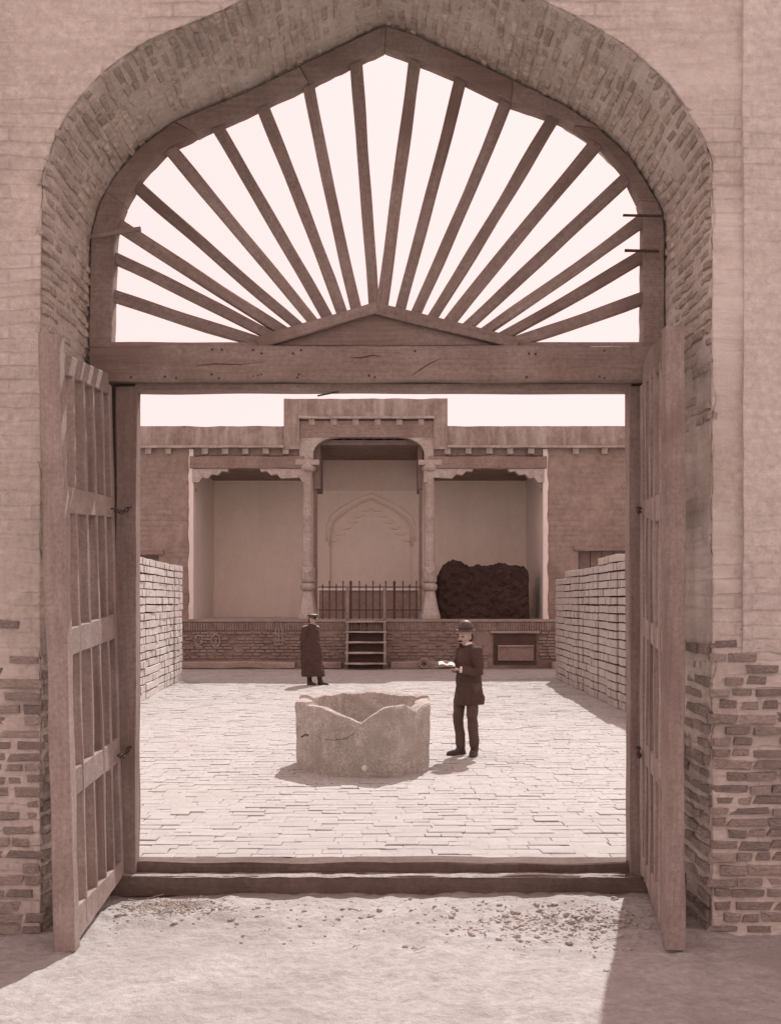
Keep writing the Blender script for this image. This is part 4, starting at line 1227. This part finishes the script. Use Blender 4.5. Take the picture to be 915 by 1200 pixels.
# --- man in the long coat and peaked cap
m2p = Vector((px2x(365, 25.9), 25.9, 0))
m2 = thing('person', 'man in peaked cap and long dark coat standing before the palace platform', 'person', m2p)
q = lambda x, y, z: m2p + Vector((x, y, z))
yaw2 = math.atan2(.8, .6)
mb = MB(); fc, rot = head(mb, q(.03, 0, 1.51), yaw2)
limb(mb, [q(-.0, 0, 1.33), q(.015, 0, 1.46)], [.065, .055])
mb.rings([ering(q(-.01, 0, .88), .15, .12, R(60)), ering(q(-.02, 0, 1.1), .14, .11, R(60)), ering(q(-.02, 0, 1.28), .12, .08, R(60)), ering(q(-.0, 0, 1.36), .06, .05, R(60))])
LA = [q(.06, .15, 1.32), q(.12, .17, 1.04), q(.13, .06, .86)]
RA = [q(-.13, -.13, 1.32), q(-.2, -.17, 1.04), q(-.10, -.10, .86)]
for A_ in (LA, RA): limb(mb, A_, [.035, .04, .028]); hand(mb, A_[2], (.1, 0, -1), (0, 1, 0), .7)
LL = [q(.05, .07, .9), q(.13, .06, .48), q(.2, .03, .09)]; RL = [q(-.04, -.07, .9), q(-.05, -.06, .48), q(-.045, -.05, .09)]
for A_ in (RL, LL): limb(mb, A_, [.085, .058, .042])
remeshed('body', mb, M_skin, m2, .009, 2)
mb = MB()
for A_ in (RL, LL):
    limb(mb, [A_[1] + Vector((0, 0, .12)), A_[1], A_[1].lerp(A_[2], .6), A_[2] + Vector((0, 0, -.02))], [.08, .075, .062, .055], 14)
obj('boot_shaft', mb, M_shoe, m2, smooth=True)
for a, b in ((RL[2], Vector((.17, -.1, 0))), (LL[2], Vector((.2, -.03, 0)))):
    mb = MB(); g_ = Vector((a.x, a.y, 0)); d_ = b.normalized(); yw = math.atan2(d_.y, d_.x)
    mb.rings([ering(g_ + Vector((0, 0, .12)), .055, .055, yw), ering(g_ + Vector((0, 0, .07)) + d_ * .01, .065, .055, yw), ering(g_ + d_ * .06 + Vector((0, 0, .045)), .125, .05, yw), ering(g_ + d_ * .065 + Vector((0, 0, .018)), .135, .052, yw), ering(g_ + d_ * .065, .135, .05, yw)])
    obj('boot', mb, M_shoe, m2, smooth=True)
mb = MB()
prof_c = [(.20, .05, .275, .21), (.24, .045, .277, .21), (.5, .01, .25, .20), (.85, -.03, .24, .185), (1.05, -.035, .215, .17), (1.2, -.03, .175, .15), (1.31, -.02, .165, .14), (1.37, -.005, .12, .10), (1.43, .01, .075, .07)]
mb.rings([ering(q(cx_, 0, z_), rx_, ry_, R(15), 32, .035 if z_ < .9 else .01, z_ * 2) for z_, cx_, rx_, ry_ in prof_c])
for A_ in (LA, RA):
    A0, A1, A2 = A_; limb(mb, [A0, A0.lerp(A1, .5), A1, A1.lerp(A2, .92)], [.082, .075, .07, .058], 14); mb.ellipsoid(A0, .085, .085, .06, 12, 8)
remeshed('coat', mb, M_coat, m2, .012, 3, .05)
for s_, p_ in ((1, q(.115, .10, 1.375)), (-1, q(-.135, -.09, 1.38))):
    mb = MB(); mb.ellipsoid(p_, .07, .045, .014, 12, 6, Matrix.Rotation(R(-18) * s_ * -1, 3, 'Y')); obj('shoulder_highlight', mb, M_shirt, m2, smooth=True)  # pale pads: sunlit highlights on the shoulders, put into colour and shape
mb = MB(); hc = fc(0, .01, .06)
mb.lathe(hc, [(.0, .092), (.035, .094), (.05, .125), (.07, .128), (.085, .1), (.09, .02)], 24); obj('peaked_cap', mb, M_hat, m2, smooth=True, angle=50)
mb = MB(); mb.grid(9, 4, lambda i, j: hc + rot @ Vector(((-.075 + .15 * i / 8), -.07 - (.02 + .02 * j) * math.sin(math.pi * (i / 8)) * 1.2 - .005 * j, .004 - .012 * j)))
vz = obj('visor', mb, M_shoe, m2, smooth=True); sdm = vz.modifiers.new('solid', 'SOLIDIFY'); sdm.thickness = .005
mb = MB(); mb.ellipsoid(fc(0, .03, .0), .078, .088, .085, 16, 10, rot); mb.ellipsoid(fc(0, -.09, -.055), .034, .013, .01, 10, 6, rot); obj('hair', mb, M_hair, m2, smooth=True)
